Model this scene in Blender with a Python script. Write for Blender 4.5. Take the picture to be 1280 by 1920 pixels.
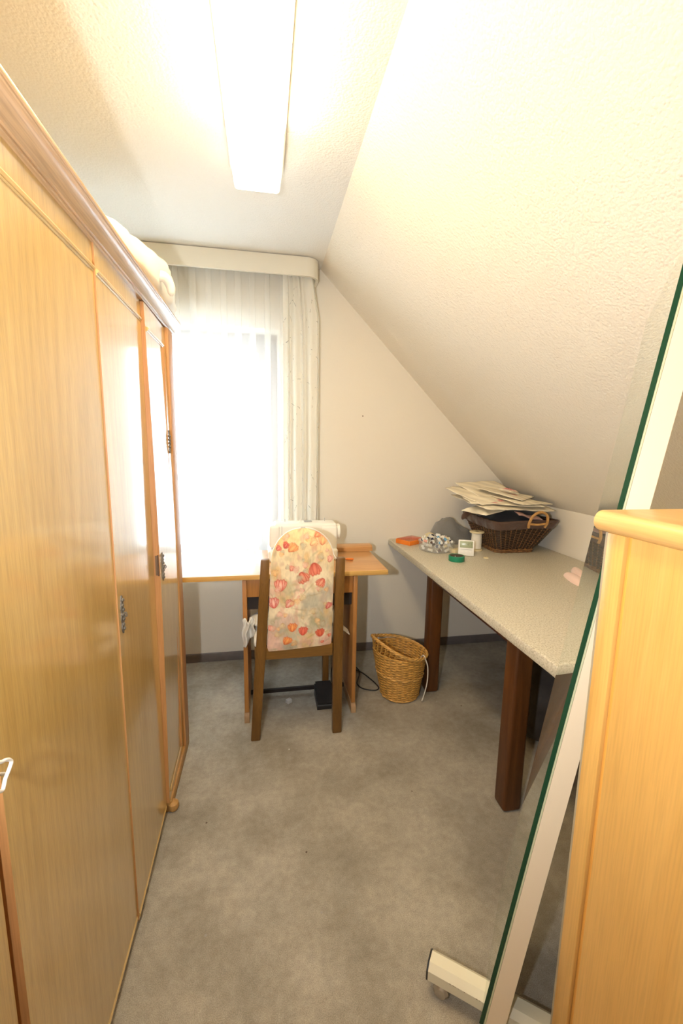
import bpy, bmesh, math, random
import numpy as np
from mathutils import Vector, Matrix, noise as mnoise

for o in list(bpy.data.objects): bpy.data.objects.remove(o)
S = bpy.context.scene
COL = S.collection
random.seed(4)
PI = math.pi

# ------------------------------------------------------------------ camera
cam_d = bpy.data.cameras.new('camera'); cam = bpy.data.objects.new('camera', cam_d); COL.objects.link(cam)
cam_d.sensor_fit = 'HORIZONTAL'; cam_d.sensor_width = 24.0; cam_d.lens = 799.3556 / 1280 * 24.0
cam_d.clip_start = 0.02
CR = Vector((0.98404997, -0.1771939, 0.01574749)); CD = Vector((-0.01204585, -0.15469208, -0.98788929)); CF = Vector((0.17748397, 0.97194274, -0.15435919))
m = Matrix((CR, -CD, -CF)).transposed().to_4x4(); m.translation = (0, 0, 1.34)
cam.matrix_world = m
S.camera = cam

# ------------------------------------------------------------------ world, lights, exposure
SKY = 13.0
LAMP = 22.0
FLASH = 62.0
S.view_settings.view_transform = 'Standard'
S.view_settings.look = 'None'
S.view_settings.exposure = 0.16
S.view_settings.gamma = 1.0
S.view_settings.use_curve_mapping = False
W = bpy.data.worlds.new('overcast_sky'); S.world = W; W.use_nodes = True
bg = W.node_tree.nodes['Background']; bg.inputs['Color'].default_value = (0.72, 0.86, 1.0, 1); bg.inputs['Strength'].default_value = SKY
fl = bpy.data.lights.new('camera_flash', 'SPOT'); fl.energy = FLASH; fl.spot_size = math.radians(165); fl.spot_blend = 1.0; fl.color = (0.95, 0.97, 1.0); fl.shadow_soft_size = 0.02
flo = bpy.data.objects.new('camera_flash', fl); COL.objects.link(flo); flo.location = (-0.22, -0.03, 1.36); flo.rotation_euler = Vector((.30, 1, .12)).to_track_quat('-Z', 'Y').to_euler()

# ------------------------------------------------------------------ materials
def new_mat(name):
    M = bpy.data.materials.new(name); M.use_nodes = True
    return M, M.node_tree.nodes, M.node_tree.links, M.node_tree.nodes['Principled BSDF']

def c4(c): return (c[0], c[1], c[2], 1)

def plain(name, col, rough=0.5, metal=0.0, bump=0.0, bscale=200, vary=0.0, vscale=20, spec=0.5, sheen=0.0):
    M, N, L, B = new_mat(name)
    B.inputs['Base Color'].default_value = c4(col); B.inputs['Roughness'].default_value = rough
    B.inputs['Metallic'].default_value = metal; B.inputs['Specular IOR Level'].default_value = spec
    if sheen: B.inputs['Sheen Weight'].default_value = sheen
    if vary or bump:
        tc = N.new('ShaderNodeTexCoord')
    if vary:
        n = N.new('ShaderNodeTexNoise'); n.inputs['Scale'].default_value = vscale; n.inputs['Detail'].default_value = 5
        L.new(tc.outputs['Object'], n.inputs['Vector'])
        r = N.new('ShaderNodeValToRGB'); r.color_ramp.elements[0].position = .3; r.color_ramp.elements[1].position = .7
        r.color_ramp.elements[0].color = c4([x * (1 - vary) for x in col]); r.color_ramp.elements[1].color = c4([min(1, x * (1 + vary)) for x in col])
        L.new(n.outputs['Fac'], r.inputs['Fac']); L.new(r.outputs['Color'], B.inputs['Base Color'])
    if bump:
        n2 = N.new('ShaderNodeTexNoise'); n2.inputs['Scale'].default_value = bscale; n2.inputs['Detail'].default_value = 3
        L.new(tc.outputs['Object'], n2.inputs['Vector'])
        b = N.new('ShaderNodeBump'); b.inputs['Strength'].default_value = bump; b.inputs['Distance'].default_value = .004
        L.new(n2.outputs['Fac'], b.inputs['Height']); L.new(b.outputs['Normal'], B.inputs['Normal'])
    return M

def wood(name, c1, c2, axis='Z', scale=14, rough=0.4, fine=0.25, spec=0.5, cathedral=0.0, coat=0.0, coat_rough=.2, coat_ior=1.5):
    M, N, L, B = new_mat(name)
    tc = N.new('ShaderNodeTexCoord'); mp = N.new('ShaderNodeMapping')
    L.new(tc.outputs['Object'], mp.inputs['Vector'])
    i = 'XYZ'.index(axis); sc = [scale] * 3; sc[i] = scale * .07; mp.inputs['Scale'].default_value = sc
    n = N.new('ShaderNodeTexNoise'); n.inputs['Scale'].default_value = 1.0; n.inputs['Detail'].default_value = 6; n.inputs['Distortion'].default_value = 1.2
    L.new(mp.outputs['Vector'], n.inputs['Vector'])
    r = N.new('ShaderNodeValToRGB'); r.color_ramp.elements[0].position = .32; r.color_ramp.elements[1].position = .68
    r.color_ramp.elements[0].color = c4(c1); r.color_ramp.elements[1].color = c4(c2)
    L.new(n.outputs['Fac'], r.inputs['Fac'])
    mp2 = N.new('ShaderNodeMapping'); sc2 = [scale * 22] * 3; sc2[i] = scale * .8; mp2.inputs['Scale'].default_value = sc2
    L.new(tc.outputs['Object'], mp2.inputs['Vector'])
    n2 = N.new('ShaderNodeTexNoise'); n2.inputs['Scale'].default_value = 1; n2.inputs['Detail'].default_value = 2
    L.new(mp2.outputs['Vector'], n2.inputs['Vector'])
    r2 = N.new('ShaderNodeValToRGB'); r2.color_ramp.elements[0].position = .35; r2.color_ramp.elements[1].position = .6
    r2.color_ramp.elements[0].color = (1 - fine, 1 - fine, 1 - fine, 1); r2.color_ramp.elements[1].color = (1, 1, 1, 1)
    L.new(n2.outputs['Fac'], r2.inputs['Fac'])
    mx = N.new('ShaderNodeMix'); mx.data_type = 'RGBA'; mx.blend_type = 'MULTIPLY'; mx.inputs[0].default_value = 1
    L.new(r.outputs['Color'], mx.inputs[6]); L.new(r2.outputs['Color'], mx.inputs[7])
    out = mx.outputs[2]
    if cathedral:
        w = N.new('ShaderNodeTexWave'); w.wave_type = 'RINGS'; w.rings_direction = 'SPHERICAL'
        w.inputs['Scale'].default_value = 3.0; w.inputs['Distortion'].default_value = 4; w.inputs['Detail'].default_value = 3; w.inputs['Detail Scale'].default_value = .6
        mp3 = N.new('ShaderNodeMapping'); s3 = [scale * .35] * 3; s3[i] = scale * .035; mp3.inputs['Scale'].default_value = s3
        L.new(tc.outputs['Object'], mp3.inputs['Vector']); L.new(mp3.outputs['Vector'], w.inputs['Vector'])
        r3 = N.new('ShaderNodeValToRGB'); r3.color_ramp.elements[0].color = (1 - cathedral,) * 3 + (1,); r3.color_ramp.elements[1].color = (1, 1, 1, 1)
        r3.color_ramp.elements[1].position = .55
        L.new(w.outputs['Fac'], r3.inputs['Fac'])
        mx2 = N.new('ShaderNodeMix'); mx2.data_type = 'RGBA'; mx2.blend_type = 'MULTIPLY'; mx2.inputs[0].default_value = 1
        L.new(out, mx2.inputs[6]); L.new(r3.outputs['Color'], mx2.inputs[7]); out = mx2.outputs[2]
    L.new(out, B.inputs['Base Color'])
    B.inputs['Roughness'].default_value = rough; B.inputs['Specular IOR Level'].default_value = spec
    if coat:
        B.inputs['Coat Weight'].default_value = coat; B.inputs['Coat Roughness'].default_value = coat_rough; B.inputs['Coat IOR'].default_value = coat_ior
    b = N.new('ShaderNodeBump'); b.inputs['Strength'].default_value = .12; b.inputs['Distance'].default_value = .001
    L.new(n2.outputs['Fac'], b.inputs['Height']); L.new(b.outputs['Normal'], B.inputs['Normal'])
    return M

def woodchip(name, col, strength):
    M, N, L, B = new_mat(name)
    B.inputs['Base Color'].default_value = c4(col); B.inputs['Roughness'].default_value = .9; B.inputs['Specular IOR Level'].default_value = .1
    tc = N.new('ShaderNodeTexCoord')
    n = N.new('ShaderNodeTexNoise'); n.inputs['Scale'].default_value = 75; n.inputs['Detail'].default_value = 4; n.inputs['Roughness'].default_value = .6
    L.new(tc.outputs['Object'], n.inputs['Vector'])
    v = N.new('ShaderNodeTexVoronoi'); v.inputs['Scale'].default_value = 130; v.inputs['Randomness'].default_value = 1
    L.new(tc.outputs['Object'], v.inputs['Vector'])
    a = N.new('ShaderNodeMath'); a.operation = 'MULTIPLY_ADD'; a.inputs[1].default_value = -.5
    L.new(v.outputs['Distance'], a.inputs[0]); L.new(n.outputs['Fac'], a.inputs[2])
    b = N.new('ShaderNodeBump'); b.inputs['Strength'].default_value = strength; b.inputs['Distance'].default_value = .003
    L.new(a.outputs[0], b.inputs['Height']); L.new(b.outputs['Normal'], B.inputs['Normal'])
    return M

def carpet_mat():
    M, N, L, B = new_mat('carpet')
    tc = N.new('ShaderNodeTexCoord')
    def nz(s, d, r=.5):
        n = N.new('ShaderNodeTexNoise'); n.inputs['Scale'].default_value = s; n.inputs['Detail'].default_value = d; n.inputs['Roughness'].default_value = r
        L.new(tc.outputs['Object'], n.inputs['Vector']); return n
    a, b, c = nz(3.2, 5, .6), nz(420, 2), nz(38, 4, .7)
    r = N.new('ShaderNodeValToRGB'); r.color_ramp.elements[0].position = .36; r.color_ramp.elements[1].position = .62
    r.color_ramp.elements[0].color = (.315, .283, .23, 1); r.color_ramp.elements[1].color = (.46, .42, .35, 1)
    L.new(a.outputs['Fac'], r.inputs['Fac'])
    out = r.outputs['Color']
    for n, lo, hi, pa, pb in ((b, .72, 1.12, .3, .7), (c, .86, 1.06, .35, .65)):
        rr = N.new('ShaderNodeMapRange'); rr.inputs['From Min'].default_value = pa; rr.inputs['From Max'].default_value = pb
        rr.inputs['To Min'].default_value = lo; rr.inputs['To Max'].default_value = hi
        L.new(n.outputs['Fac'], rr.inputs['Value'])
        mx = N.new('ShaderNodeVectorMath'); mx.operation = 'SCALE'
        L.new(out, mx.inputs[0]); L.new(rr.outputs['Result'], mx.inputs['Scale']); out = mx.outputs['Vector']
    # sparse specks of lint and dirt
    v = N.new('ShaderNodeTexVoronoi'); v.inputs['Scale'].default_value = 9; L.new(tc.outputs['Object'], v.inputs['Vector'])
    ms = N.new('ShaderNodeMath'); ms.operation = 'LESS_THAN'; ms.inputs[1].default_value = .035
    L.new(v.outputs['Distance'], ms.inputs[0])
    mix = N.new('ShaderNodeMix'); mix.data_type = 'RGBA'; L.new(ms.outputs[0], mix.inputs[0]); L.new(out, mix.inputs[6])
    cr = N.new('ShaderNodeValToRGB'); cr.color_ramp.interpolation = 'CONSTANT'
    cr.color_ramp.elements[0].color = (.12, .09, .07, 1); cr.color_ramp.elements[1].position = .3; cr.color_ramp.elements[1].color = (.33, .31, .28, 1)
    e = cr.color_ramp.elements.new(.85); e.color = (.6, .58, .54, 1)
    sp = N.new('ShaderNodeSeparateColor'); L.new(v.outputs['Color'], sp.inputs[0]); L.new(sp.outputs[0], cr.inputs['Fac'])
    L.new(cr.outputs['Color'], mix.inputs[7])
    L.new(mix.outputs[2], B.inputs['Base Color'])
    B.inputs['Roughness'].default_value = .95; B.inputs['Specular IOR Level'].default_value = .1
    bp = N.new('ShaderNodeBump'); bp.inputs['Strength'].default_value = .5; bp.inputs['Distance'].default_value = .004
    L.new(b.outputs['Fac'], bp.inputs['Height']); L.new(bp.outputs['Normal'], B.inputs['Normal'])
    return M

def granite_mat():
    M, N, L, B = new_mat('speckled_laminate')
    tc = N.new('ShaderNodeTexCoord')
    n = N.new('ShaderNodeTexNoise'); n.inputs['Scale'].default_value = 190; n.inputs['Detail'].default_value = 3; n.inputs['Roughness'].default_value = .7
    L.new(tc.outputs['Object'], n.inputs['Vector'])
    r = N.new('ShaderNodeValToRGB'); e = r.color_ramp.elements
    e[0].position = .30; e[0].color = (.19, .165, .13, 1); e[1].position = .72; e[1].color = (.66, .63, .56, 1)
    x = e.new(.42); x.color = (.45, .405, .30, 1); x = e.new(.56); x.color = (.55, .50, .385, 1)
    L.new(n.outputs['Fac'], r.inputs['Fac']); L.new(r.outputs['Color'], B.inputs['Base Color'])
    B.inputs['Roughness'].default_value = .35
    return M

def cloth_mat(name, col, transl=.5, transp=0.0, marks=False):
    M, N, L, B = new_mat(name)
    N.remove(B); out = N['Material Output']
    d = N.new('ShaderNodeBsdfDiffuse'); d.inputs['Color'].default_value = c4(col)
    t = N.new('ShaderNodeBsdfTranslucent'); t.inputs['Color'].default_value = c4(col)
    mx = N.new('ShaderNodeMixShader'); mx.inputs[0].default_value = transl
    L.new(d.outputs[0], mx.inputs[1]); L.new(t.outputs[0], mx.inputs[2]); res = mx.outputs[0]
    if transp:
        tr = N.new('ShaderNodeBsdfTransparent'); m2 = N.new('ShaderNodeMixShader'); m2.inputs[0].default_value = transp
        L.new(res, m2.inputs[1]); L.new(tr.outputs[0], m2.inputs[2]); res = m2.outputs[0]
    if marks:
        # sparse sketchy grey strokes printed on the fabric
        tc = N.new('ShaderNodeTexCoord'); mp = N.new('ShaderNodeMapping'); mp.inputs['Scale'].default_value = (6, 6, 3.2); mp.inputs['Rotation'].default_value = (.3, .2, .5)
        L.new(tc.outputs['UV'], mp.inputs['Vector'])
        v = N.new('ShaderNodeTexVoronoi'); v.feature = 'DISTANCE_TO_EDGE'; v.inputs['Scale'].default_value = 1.3; L.new(mp.outputs[0], v.inputs['Vector'])
        lt = N.new('ShaderNodeMath'); lt.operation = 'LESS_THAN'; lt.inputs[1].default_value = .009; L.new(v.outputs['Distance'], lt.inputs[0])
        n = N.new('ShaderNodeTexNoise'); n.inputs['Scale'].default_value = 5; L.new(mp.outputs[0], n.inputs['Vector'])
        gt = N.new('ShaderNodeMath'); gt.operation = 'GREATER_THAN'; gt.inputs[1].default_value = .60; L.new(n.outputs['Fac'], gt.inputs[0])
        mu = N.new('ShaderNodeMath'); mu.operation = 'MULTIPLY'; L.new(lt.outputs[0], mu.inputs[0]); L.new(gt.outputs[0], mu.inputs[1])
        mc = N.new('ShaderNodeMix'); mc.data_type = 'RGBA'; mc.inputs[6].default_value = c4(col); mc.inputs[7].default_value = (.45, .44, .41, 1)
        L.new(mu.outputs[0], mc.inputs[0]); L.new(mc.outputs[2], d.inputs['Color']); L.new(mc.outputs[2], t.inputs['Color'])
    L.new(res, out.inputs['Surface'])
    return M

def glass_mat(name, tint=(.97, .98, .97), gloss_rough=0.0, milky=0.0):
    M, N, L, B = new_mat(name); N.remove(B); out = N['Material Output']
    t = N.new('ShaderNodeBsdfTransparent'); t.inputs['Color'].default_value = c4(tint)
    g = N.new('ShaderNodeBsdfGlossy'); g.inputs['Roughness'].default_value = gloss_rough
    lw = N.new('ShaderNodeLayerWeight'); lw.inputs['Blend'].default_value = .5
    pw_ = N.new('ShaderNodeMath'); pw_.operation = 'POWER'; pw_.inputs[1].default_value = 5; L.new(lw.outputs['Facing'], pw_.inputs[0])
    f = N.new('ShaderNodeMath'); f.operation = 'MULTIPLY_ADD'; f.inputs[1].default_value = .7; f.inputs[2].default_value = .04; L.new(pw_.outputs[0], f.inputs[0])
    mx = N.new('ShaderNodeMixShader'); L.new(f.outputs[0], mx.inputs[0]); L.new(t.outputs[0], mx.inputs[1]); L.new(g.outputs[0], mx.inputs[2])
    res = mx.outputs[0]
    if milky:
        d = N.new('ShaderNodeBsdfDiffuse'); d.inputs['Color'].default_value = (.9, .9, .9, 1); m2 = N.new('ShaderNodeMixShader'); m2.inputs[0].default_value = milky
        L.new(res, m2.inputs[1]); L.new(d.outputs[0], m2.inputs[2]); res = m2.outputs[0]
    L.new(res, out.inputs['Surface'])
    return M

def emit_mat(name, col, s):
    M, N, L, B = new_mat(name)
    B.inputs['Base Color'].default_value = (.8, .8, .78, 1); B.inputs['Emission Color'].default_value = c4(col); B.inputs['Emission Strength'].default_value = s
    return M

def mirror_mat():
    M, N, L, B = new_mat('mirror_silver'); out = N['Material Output']
    B.inputs['Base Color'].default_value = (.80, .86, .80, 1); B.inputs['Metallic'].default_value = 1; B.inputs['Roughness'].default_value = .0
    d = N.new('ShaderNodeBsdfDiffuse'); d.inputs['Color'].default_value = (.55, .56, .5, 1)
    tc = N.new('ShaderNodeTexCoord'); n = N.new('ShaderNodeTexNoise'); n.inputs['Scale'].default_value = 500; L.new(tc.outputs['Object'], n.inputs['Vector'])
    mr = N.new('ShaderNodeMapRange'); mr.inputs['From Min'].default_value = .35; mr.inputs['From Max'].default_value = .75; mr.inputs['To Min'].default_value = .05; mr.inputs['To Max'].default_value = .22
    L.new(n.outputs['Fac'], mr.inputs['Value'])
    mx = N.new('ShaderNodeMixShader'); L.new(mr.outputs['Result'], mx.inputs[0]); L.new(B.outputs[0], mx.inputs[1]); L.new(d.outputs[0], mx.inputs[2])
    L.new(mx.outputs[0], out.inputs['Surface'])
    return M

def vcol_mat(name, rough=.85):
    M, N, L, B = new_mat(name)
    a = N.new('ShaderNodeVertexColor'); a.layer_name = 'print'
    L.new(a.outputs['Color'], B.inputs['Base Color']); B.inputs['Roughness'].default_value = rough; B.inputs['Specular IOR Level'].default_value = .15
    return M

WALLC = (.80, .765, .69)
MT = dict(
    wall=woodchip('painted_wall', (.81, .755, .65), .12),
    ceil=woodchip('woodchip_ceiling', (.80, .775, .715), .6),
    slope=woodchip('woodchip_slope', (.81, .745, .63), .75),
    carpet=carpet_mat(), granite=granite_mat(),
    base=plain('grey_baseboard', (.17, .145, .135), .6, vary=.1),
    white=plain('white_paint', (.82, .80, .75), .45),
    pelmet=plain('cream_pelmet', (.78, .74, .62), .4),
    frame=wood('brown_window_frame', (.10, .045, .03), (.16, .08, .05), 'Z', 20, .4),
    glass=glass_mat('window_glass'),
    oak=wood('honey_oak_door', (.555, .36, .105), (.625, .42, .14), 'Z', 22, .4, .14, cathedral=.07, coat=1.0, coat_rough=.11, coat_ior=1.85),
    oak_y=wood('honey_oak_cornice', (.50, .315, .165), (.62, .41, .23), 'Y', 12, .32, .22, coat=.5, coat_rough=.22),
    oak_lit=wood('oak_moulding_lit', (.60, .40, .15), (.70, .48, .20), 'Y', 14, .35, .12, coat=.5),  # door oak made lighter: the highlight on the mouldings is in the colour
    oak_edge=wood('oak_edge', (.46, .21, .07), (.55, .28, .10), 'Z', 20, .5, .15),
    plinth_shade=plain('shaded_plinth', (.05, .022, .012), .8),  # near-black plinth: shade beneath the doors put into the colour
    oak_back=wood('wardrobe_side', (.42, .22, .06), (.5, .28, .09), 'Z', 12, .5, .15),
    pine=wood('bright_beech', (.63, .345, .085), (.735, .43, .125), 'Z', 13, .38, .10, coat=.15),
    pine_y=wood('bright_beech_top', (.66, .38, .12), (.77, .48, .18), 'Y', 16, .36, .12, coat=.15),
    pine_edge=wood('beech_groove', (.76, .36, .07), (.82, .42, .09), 'Z', 13, .45, .1),
    hard=plain('hardboard', (.36, .30, .20), .7, vary=.1),
    dark=wood('dark_stained_wood', (.080, .025, .004), (.145, .050, .009), 'Z', 22, .45, .25),
    dark_y=wood('dark_stained_rail', (.06, .018, .008), (.12, .036, .012), 'Y', 22, .45, .25),
    chair=wood('brown_chair_wood', (.135, .062, .010), (.20, .095, .019), 'Z', 18, .38, .2),
    chair_x=wood('brown_chair_rail', (.17, .082, .014), (.24, .115, .025), 'X', 18, .38, .2),
    desk=wood('desk_veneer', (.40, .165, .04), (.50, .225, .06), 'Z', 18, .42, .15),
    desk_top=wood('desk_top_veneer', (.55, .27, .09), (.66, .35, .13), 'X', 12, .30, .12, coat=.4, coat_rough=.2),
    desk_edge=wood('desk_edge', (.60, .33, .085), (.72, .43, .13), 'X', 18, .4, .12),
    deskfoot=plain('worn_foot', (.36, .22, .11), .6, vary=.2),
    black=plain('black_plastic', (.012, .012, .013), .4),
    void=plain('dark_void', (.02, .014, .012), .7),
    fabric=vcol_mat('floral_fabric'), paper=vcol_mat('printed_paper'),
    cream_cloth=plain('cream_cloth', (.80, .77, .70), .9, bump=.2, bscale=60, sheen=.2),
    duvet=plain('white_duvet', (.80, .77, .68), .95, bump=.25, bscale=25, sheen=.2),
    sheer=cloth_mat('sheer_curtain', (.95, .94, .90), .36, .50),
    drape=cloth_mat('patterned_drape', (.92, .90, .83), .38, 0, True),
    machine=plain('machine_enamel', (.84, .82, .74), .3), machine_gray=plain('machine_gray', (.35, .35, .35), .4),
    steel=plain('steel', (.6, .6, .6), .25, 1.0), pewter=plain('pewter', (.17, .15, .12), .5, .5, bump=.6, bscale=300),
    bronze=plain('bronze_hinge', (.20, .13, .085), .45, .6),
    wicker=plain('wicker', (.60, .325, .075), .5, vary=.3, vscale=60), wicker2=plain('wicker_rim', (.66, .37, .10), .45, vary=.25, vscale=50),
    dwick=plain('dark_wicker', (.050, .025, .011), .55, vary=.45, vscale=80), dwick2=plain('dark_wicker_light', (.17, .078, .024), .5, vary=.4, vscale=70),
    liner=plain('brown_liner', (.085, .045, .03), .95, bump=.3, bscale=80, sheen=.3), loop=plain('cane_loop', (.50, .27, .085), .4, vary=.2, vscale=40),
    blackcloth=plain('black_cloth', (.012, .012, .016), .95, sheen=.2), rosecloth=plain('dusty_rose_cloth', (.40, .25, .22), .9),
    greycloth=plain('grey_cloth', (.20, .195, .185), .95, bump=.25, bscale=120, sheen=.3),
    string=plain('white_string', (.78, .74, .66), .8), wire=plain('white_wire', (.82, .82, .80), .4),
    orange=plain('orange_plastic', (.85, .22, .02), .35), clearorange=glass_mat('clear_orange', (.98, .78, .6)),
    clear=glass_mat('clear_plastic', (.97, .98, .98), milky=.16), green=plain('green_plastic', (.012, .23, .12), .35), darktape=plain('dark_tape', (.05, .03, .02), .6),
    beige=plain('beige_thread', (.72, .62, .38), .8), thread=plain('white_thread', (.80, .75, .64), .85, bump=.4, bscale=400),
    flange=plain('cream_flange', (.70, .60, .37), .5), lcd=plain('lcd', (.36, .40, .25), .25), lcdtext=plain('lcd_ink', (.10, .11, .08), .5),
    plasticw=plain('white_plastic', (.80, .79, .74), .4), navy=plain('navy_thread', (.012, .017, .05), .8), blue=plain('blue_thread', (.14, .34, .55), .8),
    pink=plain('pink_thread', (.75, .36, .28), .8), brownt=plain('brown_thread', (.10, .06, .045), .8), pad=plain('pink_felt', (.78, .56, .46), .95, sheen=.3),
    post=plain('white_enamel_post', (.80, .68, .51), .4), footw=plain('white_enamel', (.72, .68, .53), .45),
    rust=plain('rust', (.20, .09, .04), .8), mirror=mirror_mat(), gedge=plain('green_glass_edge', (.012, .058, .028), .12), putty=plain('mirror_backing', (.52, .55, .36), .6),
    caster=plain('caster_gray', (.50, .46, .40), .25, .7), lamp=emit_mat('opal_lamp', (1.0, .76, .43), LAMP), lamp_end=emit_mat('opal_lamp_end', (1.0, .84, .60), 2.6), bagm=plain('dark_bag', (.030, .024, .020), .7, vary=.3),
    scrap=plain('clear_scrap', (.55, .55, .54), .3), nail=plain('nail_iron', (.2, .15, .1), .5, .8), paperw=plain('pale_paper', (.6, .6, .64), .8),
)

# ------------------------------------------------------------------ mesh helpers
class MB:
    """collects vertices and faces in world coordinates; build() links them as ONE mesh object"""
    def __init__(s): s.v = []; s.f = []; s.mi = []; s.mats = []
    def mat(s, m):
        if m not in s.mats: s.mats.append(m)
        return s.mats.index(m)
    def add(s, vs, fs, m=None, M=None):
        o = len(s.v); k = s.mat(m) if m else 0
        if M is not None: vs = [M @ Vector(p) for p in vs]
        s.v += [tuple(p) for p in vs]; s.f += [tuple(i + o for i in f) for f in fs]; s.mi += [k] * len(fs)
        return s
    def box(s, a, b, m=None, bev=0.0, M=None, seg=2):
        bm = bmesh.new(); bmesh.ops.create_cube(bm, size=1)
        for v in bm.verts: v.co = Vector([(a[i] + b[i]) / 2 + v.co[i] * (b[i] - a[i]) for i in range(3)])
        if bev: bmesh.ops.bevel(bm, geom=bm.edges[:] + bm.verts[:], offset=bev, segments=seg, profile=.5, affect='EDGES')
        bm.verts.index_update()
        s.add([v.co.copy() for v in bm.verts], [[v.index for v in f.verts] for f in bm.faces], m, M); bm.free(); return s
    def hexa(s, p, m=None):
        """8 corners: bottom 4 ccw, top 4 ccw"""
        return s.add(p, [(3, 2, 1, 0), (4, 5, 6, 7), (0, 1, 5, 4), (1, 2, 6, 5), (2, 3, 7, 6), (3, 0, 4, 7)], m)
    def tube(s, pts, r, m=None, n=8, closed=False, cap=True):
        pts = [Vector(p) for p in pts]; N = len(pts); rs = r if isinstance(r, (list, tuple)) else [r] * N
        vs = []; up = None
        for i, p in enumerate(pts):
            a = pts[(i - 1) % N] if (closed or i > 0) else p; b = pts[(i + 1) % N] if (closed or i < N - 1) else p
            t = (b - a).normalized()
            if up is None:
                up = Vector((0, 0, 1)) if abs(t.z) < .9 else Vector((1, 0, 0))
            u = (up - t * up.dot(t))
            if u.length < 1e-6: u = t.orthogonal()
            u.normalize(); w = t.cross(u); up = u
            for k in range(n):
                an = 2 * PI * k / n; vs.append(p + (u * math.cos(an) + w * math.sin(an)) * rs[i])
        fs = []
        for i in range(N if closed else N - 1):
            j = (i + 1) % N
            for k in range(n):
                l = (k + 1) % n; fs.append((i * n + k, i * n + l, j * n + l, j * n + k))
        if cap and not closed: fs += [tuple(range(n - 1, -1, -1)), tuple((N - 1) * n + k for k in range(n))]
        return s.add(vs, fs, m)
    def lathe(s, prof, c, m=None, n=24, M=None, sx=1, sy=1):
        """profile [(r, z)] around the vertical through c"""
        vs = [(c[0] + r * sx * math.cos(2 * PI * k / n), c[1] + r * sy * math.sin(2 * PI * k / n), c[2] + z) for r, z in prof for k in range(n)]
        fs = [(i * n + k, i * n + (k + 1) % n, (i + 1) * n + (k + 1) % n, (i + 1) * n + k) for i in range(len(prof) - 1) for k in range(n)]
        if prof[0][0] > 1e-5: fs.append(tuple(range(n - 1, -1, -1)))
        if prof[-1][0] > 1e-5: fs.append(tuple((len(prof) - 1) * n + k for k in range(n)))
        return s.add(vs, fs, m, M)
    def prism(s, poly, axis, a, b, m=None):
        """polygon of 2D points in the plane across `axis`, pulled from a to b"""
        def P(q, h): return {'x': (h, q[0], q[1]), 'y': (q[0], h, q[1]), 'z': (q[0], q[1], h)}[axis]
        n = len(poly); vs = [P(q, a) for q in poly] + [P(q, b) for q in poly]
        fs = [tuple(range(n - 1, -1, -1)), tuple(range(n, 2 * n))] + [(i, (i + 1) % n, n + (i + 1) % n, n + i) for i in range(n)]
        return s.add(vs, fs, m)
    def grid(s, fn, nu, nv, m=None, wrap=False):
        vs = [fn(i / (nu if wrap else nu - 1), j / (nv - 1)) for j in range(nv) for i in range(nu)]
        fs = [(j * nu + i, j * nu + (i + 1) % nu, (j + 1) * nu + (i + 1) % nu, (j + 1) * nu + i) for j in range(nv - 1) for i in range(nu if wrap else nu - 1)]
        return s.add(vs, fs, m)
    def build(s, name, parent=None, mat=None, kind=None, sharp=40, label=None, loc=None):
        me = bpy.data.meshes.new(name)
        off = Vector(parent['origin']) if parent is not None and 'origin' in parent else (Vector(loc) if loc else Vector((0, 0, 0)))
        me.from_pydata([tuple(Vector(p) - off) for p in s.v], [], s.f); me.update()
        for mm in (s.mats or [mat]): me.materials.append(MT[mm] if isinstance(mm, str) else mm)
        if len(s.mats) > 1: me.polygons.foreach_set('material_index', s.mi)
        bm = bmesh.new(); bm.from_mesh(me); bmesh.ops.recalc_face_normals(bm, faces=bm.faces); bm.to_mesh(me); bm.free()
        me.shade_smooth(); me.set_sharp_from_angle(angle=math.radians(sharp))
        o = bpy.data.objects.new(name, me); COL.objects.link(o)
        if parent is not None: o.parent = parent
        elif loc: o.location = loc
        if parent is not None and 'origin' in parent: o['origin'] = parent['origin']
        if kind: o['kind'] = kind
        if label: o['label'] = label
        return o

def thing(name, label, cat, loc, group=None):
    o = bpy.data.objects.new(name, None); COL.objects.link(o); o.location = loc; o['origin'] = tuple(loc)
    o.empty_display_size = .05
    o['label'] = label; o['category'] = cat
    if group: o['group'] = group
    return o
def tag(o, label, cat, group=None):
    o['label'] = label; o['category'] = cat
    if group: o['group'] = group
    return o
def struct(o, label):
    o['kind'] = 'structure'; o['label'] = label; return o
def box1(name, a, b, mat, parent=None, bev=0.0, **k): return MB().box(a, b, mat, bev).build(name, parent, **k)
def smoothpath(pts, k=8):
    P = [Vector(p) for p in pts]; out = []
    for i in range(len(P) - 1):
        p0, p1, p2, p3 = P[max(i - 1, 0)], P[i], P[i + 1], P[min(i + 2, len(P) - 1)]
        for j in range(k):
            t = j / k
            out.append(.5 * ((2 * p1) + (p2 - p0) * t + (2 * p0 - 5 * p1 + 4 * p2 - p3) * t * t + (3 * p1 - p0 - 3 * p2 + p3) * t ** 3))
    out.append(P[-1]); return out
def nz(x, y=0, z=0): return mnoise.noise(Vector((x, y, z)))

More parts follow.
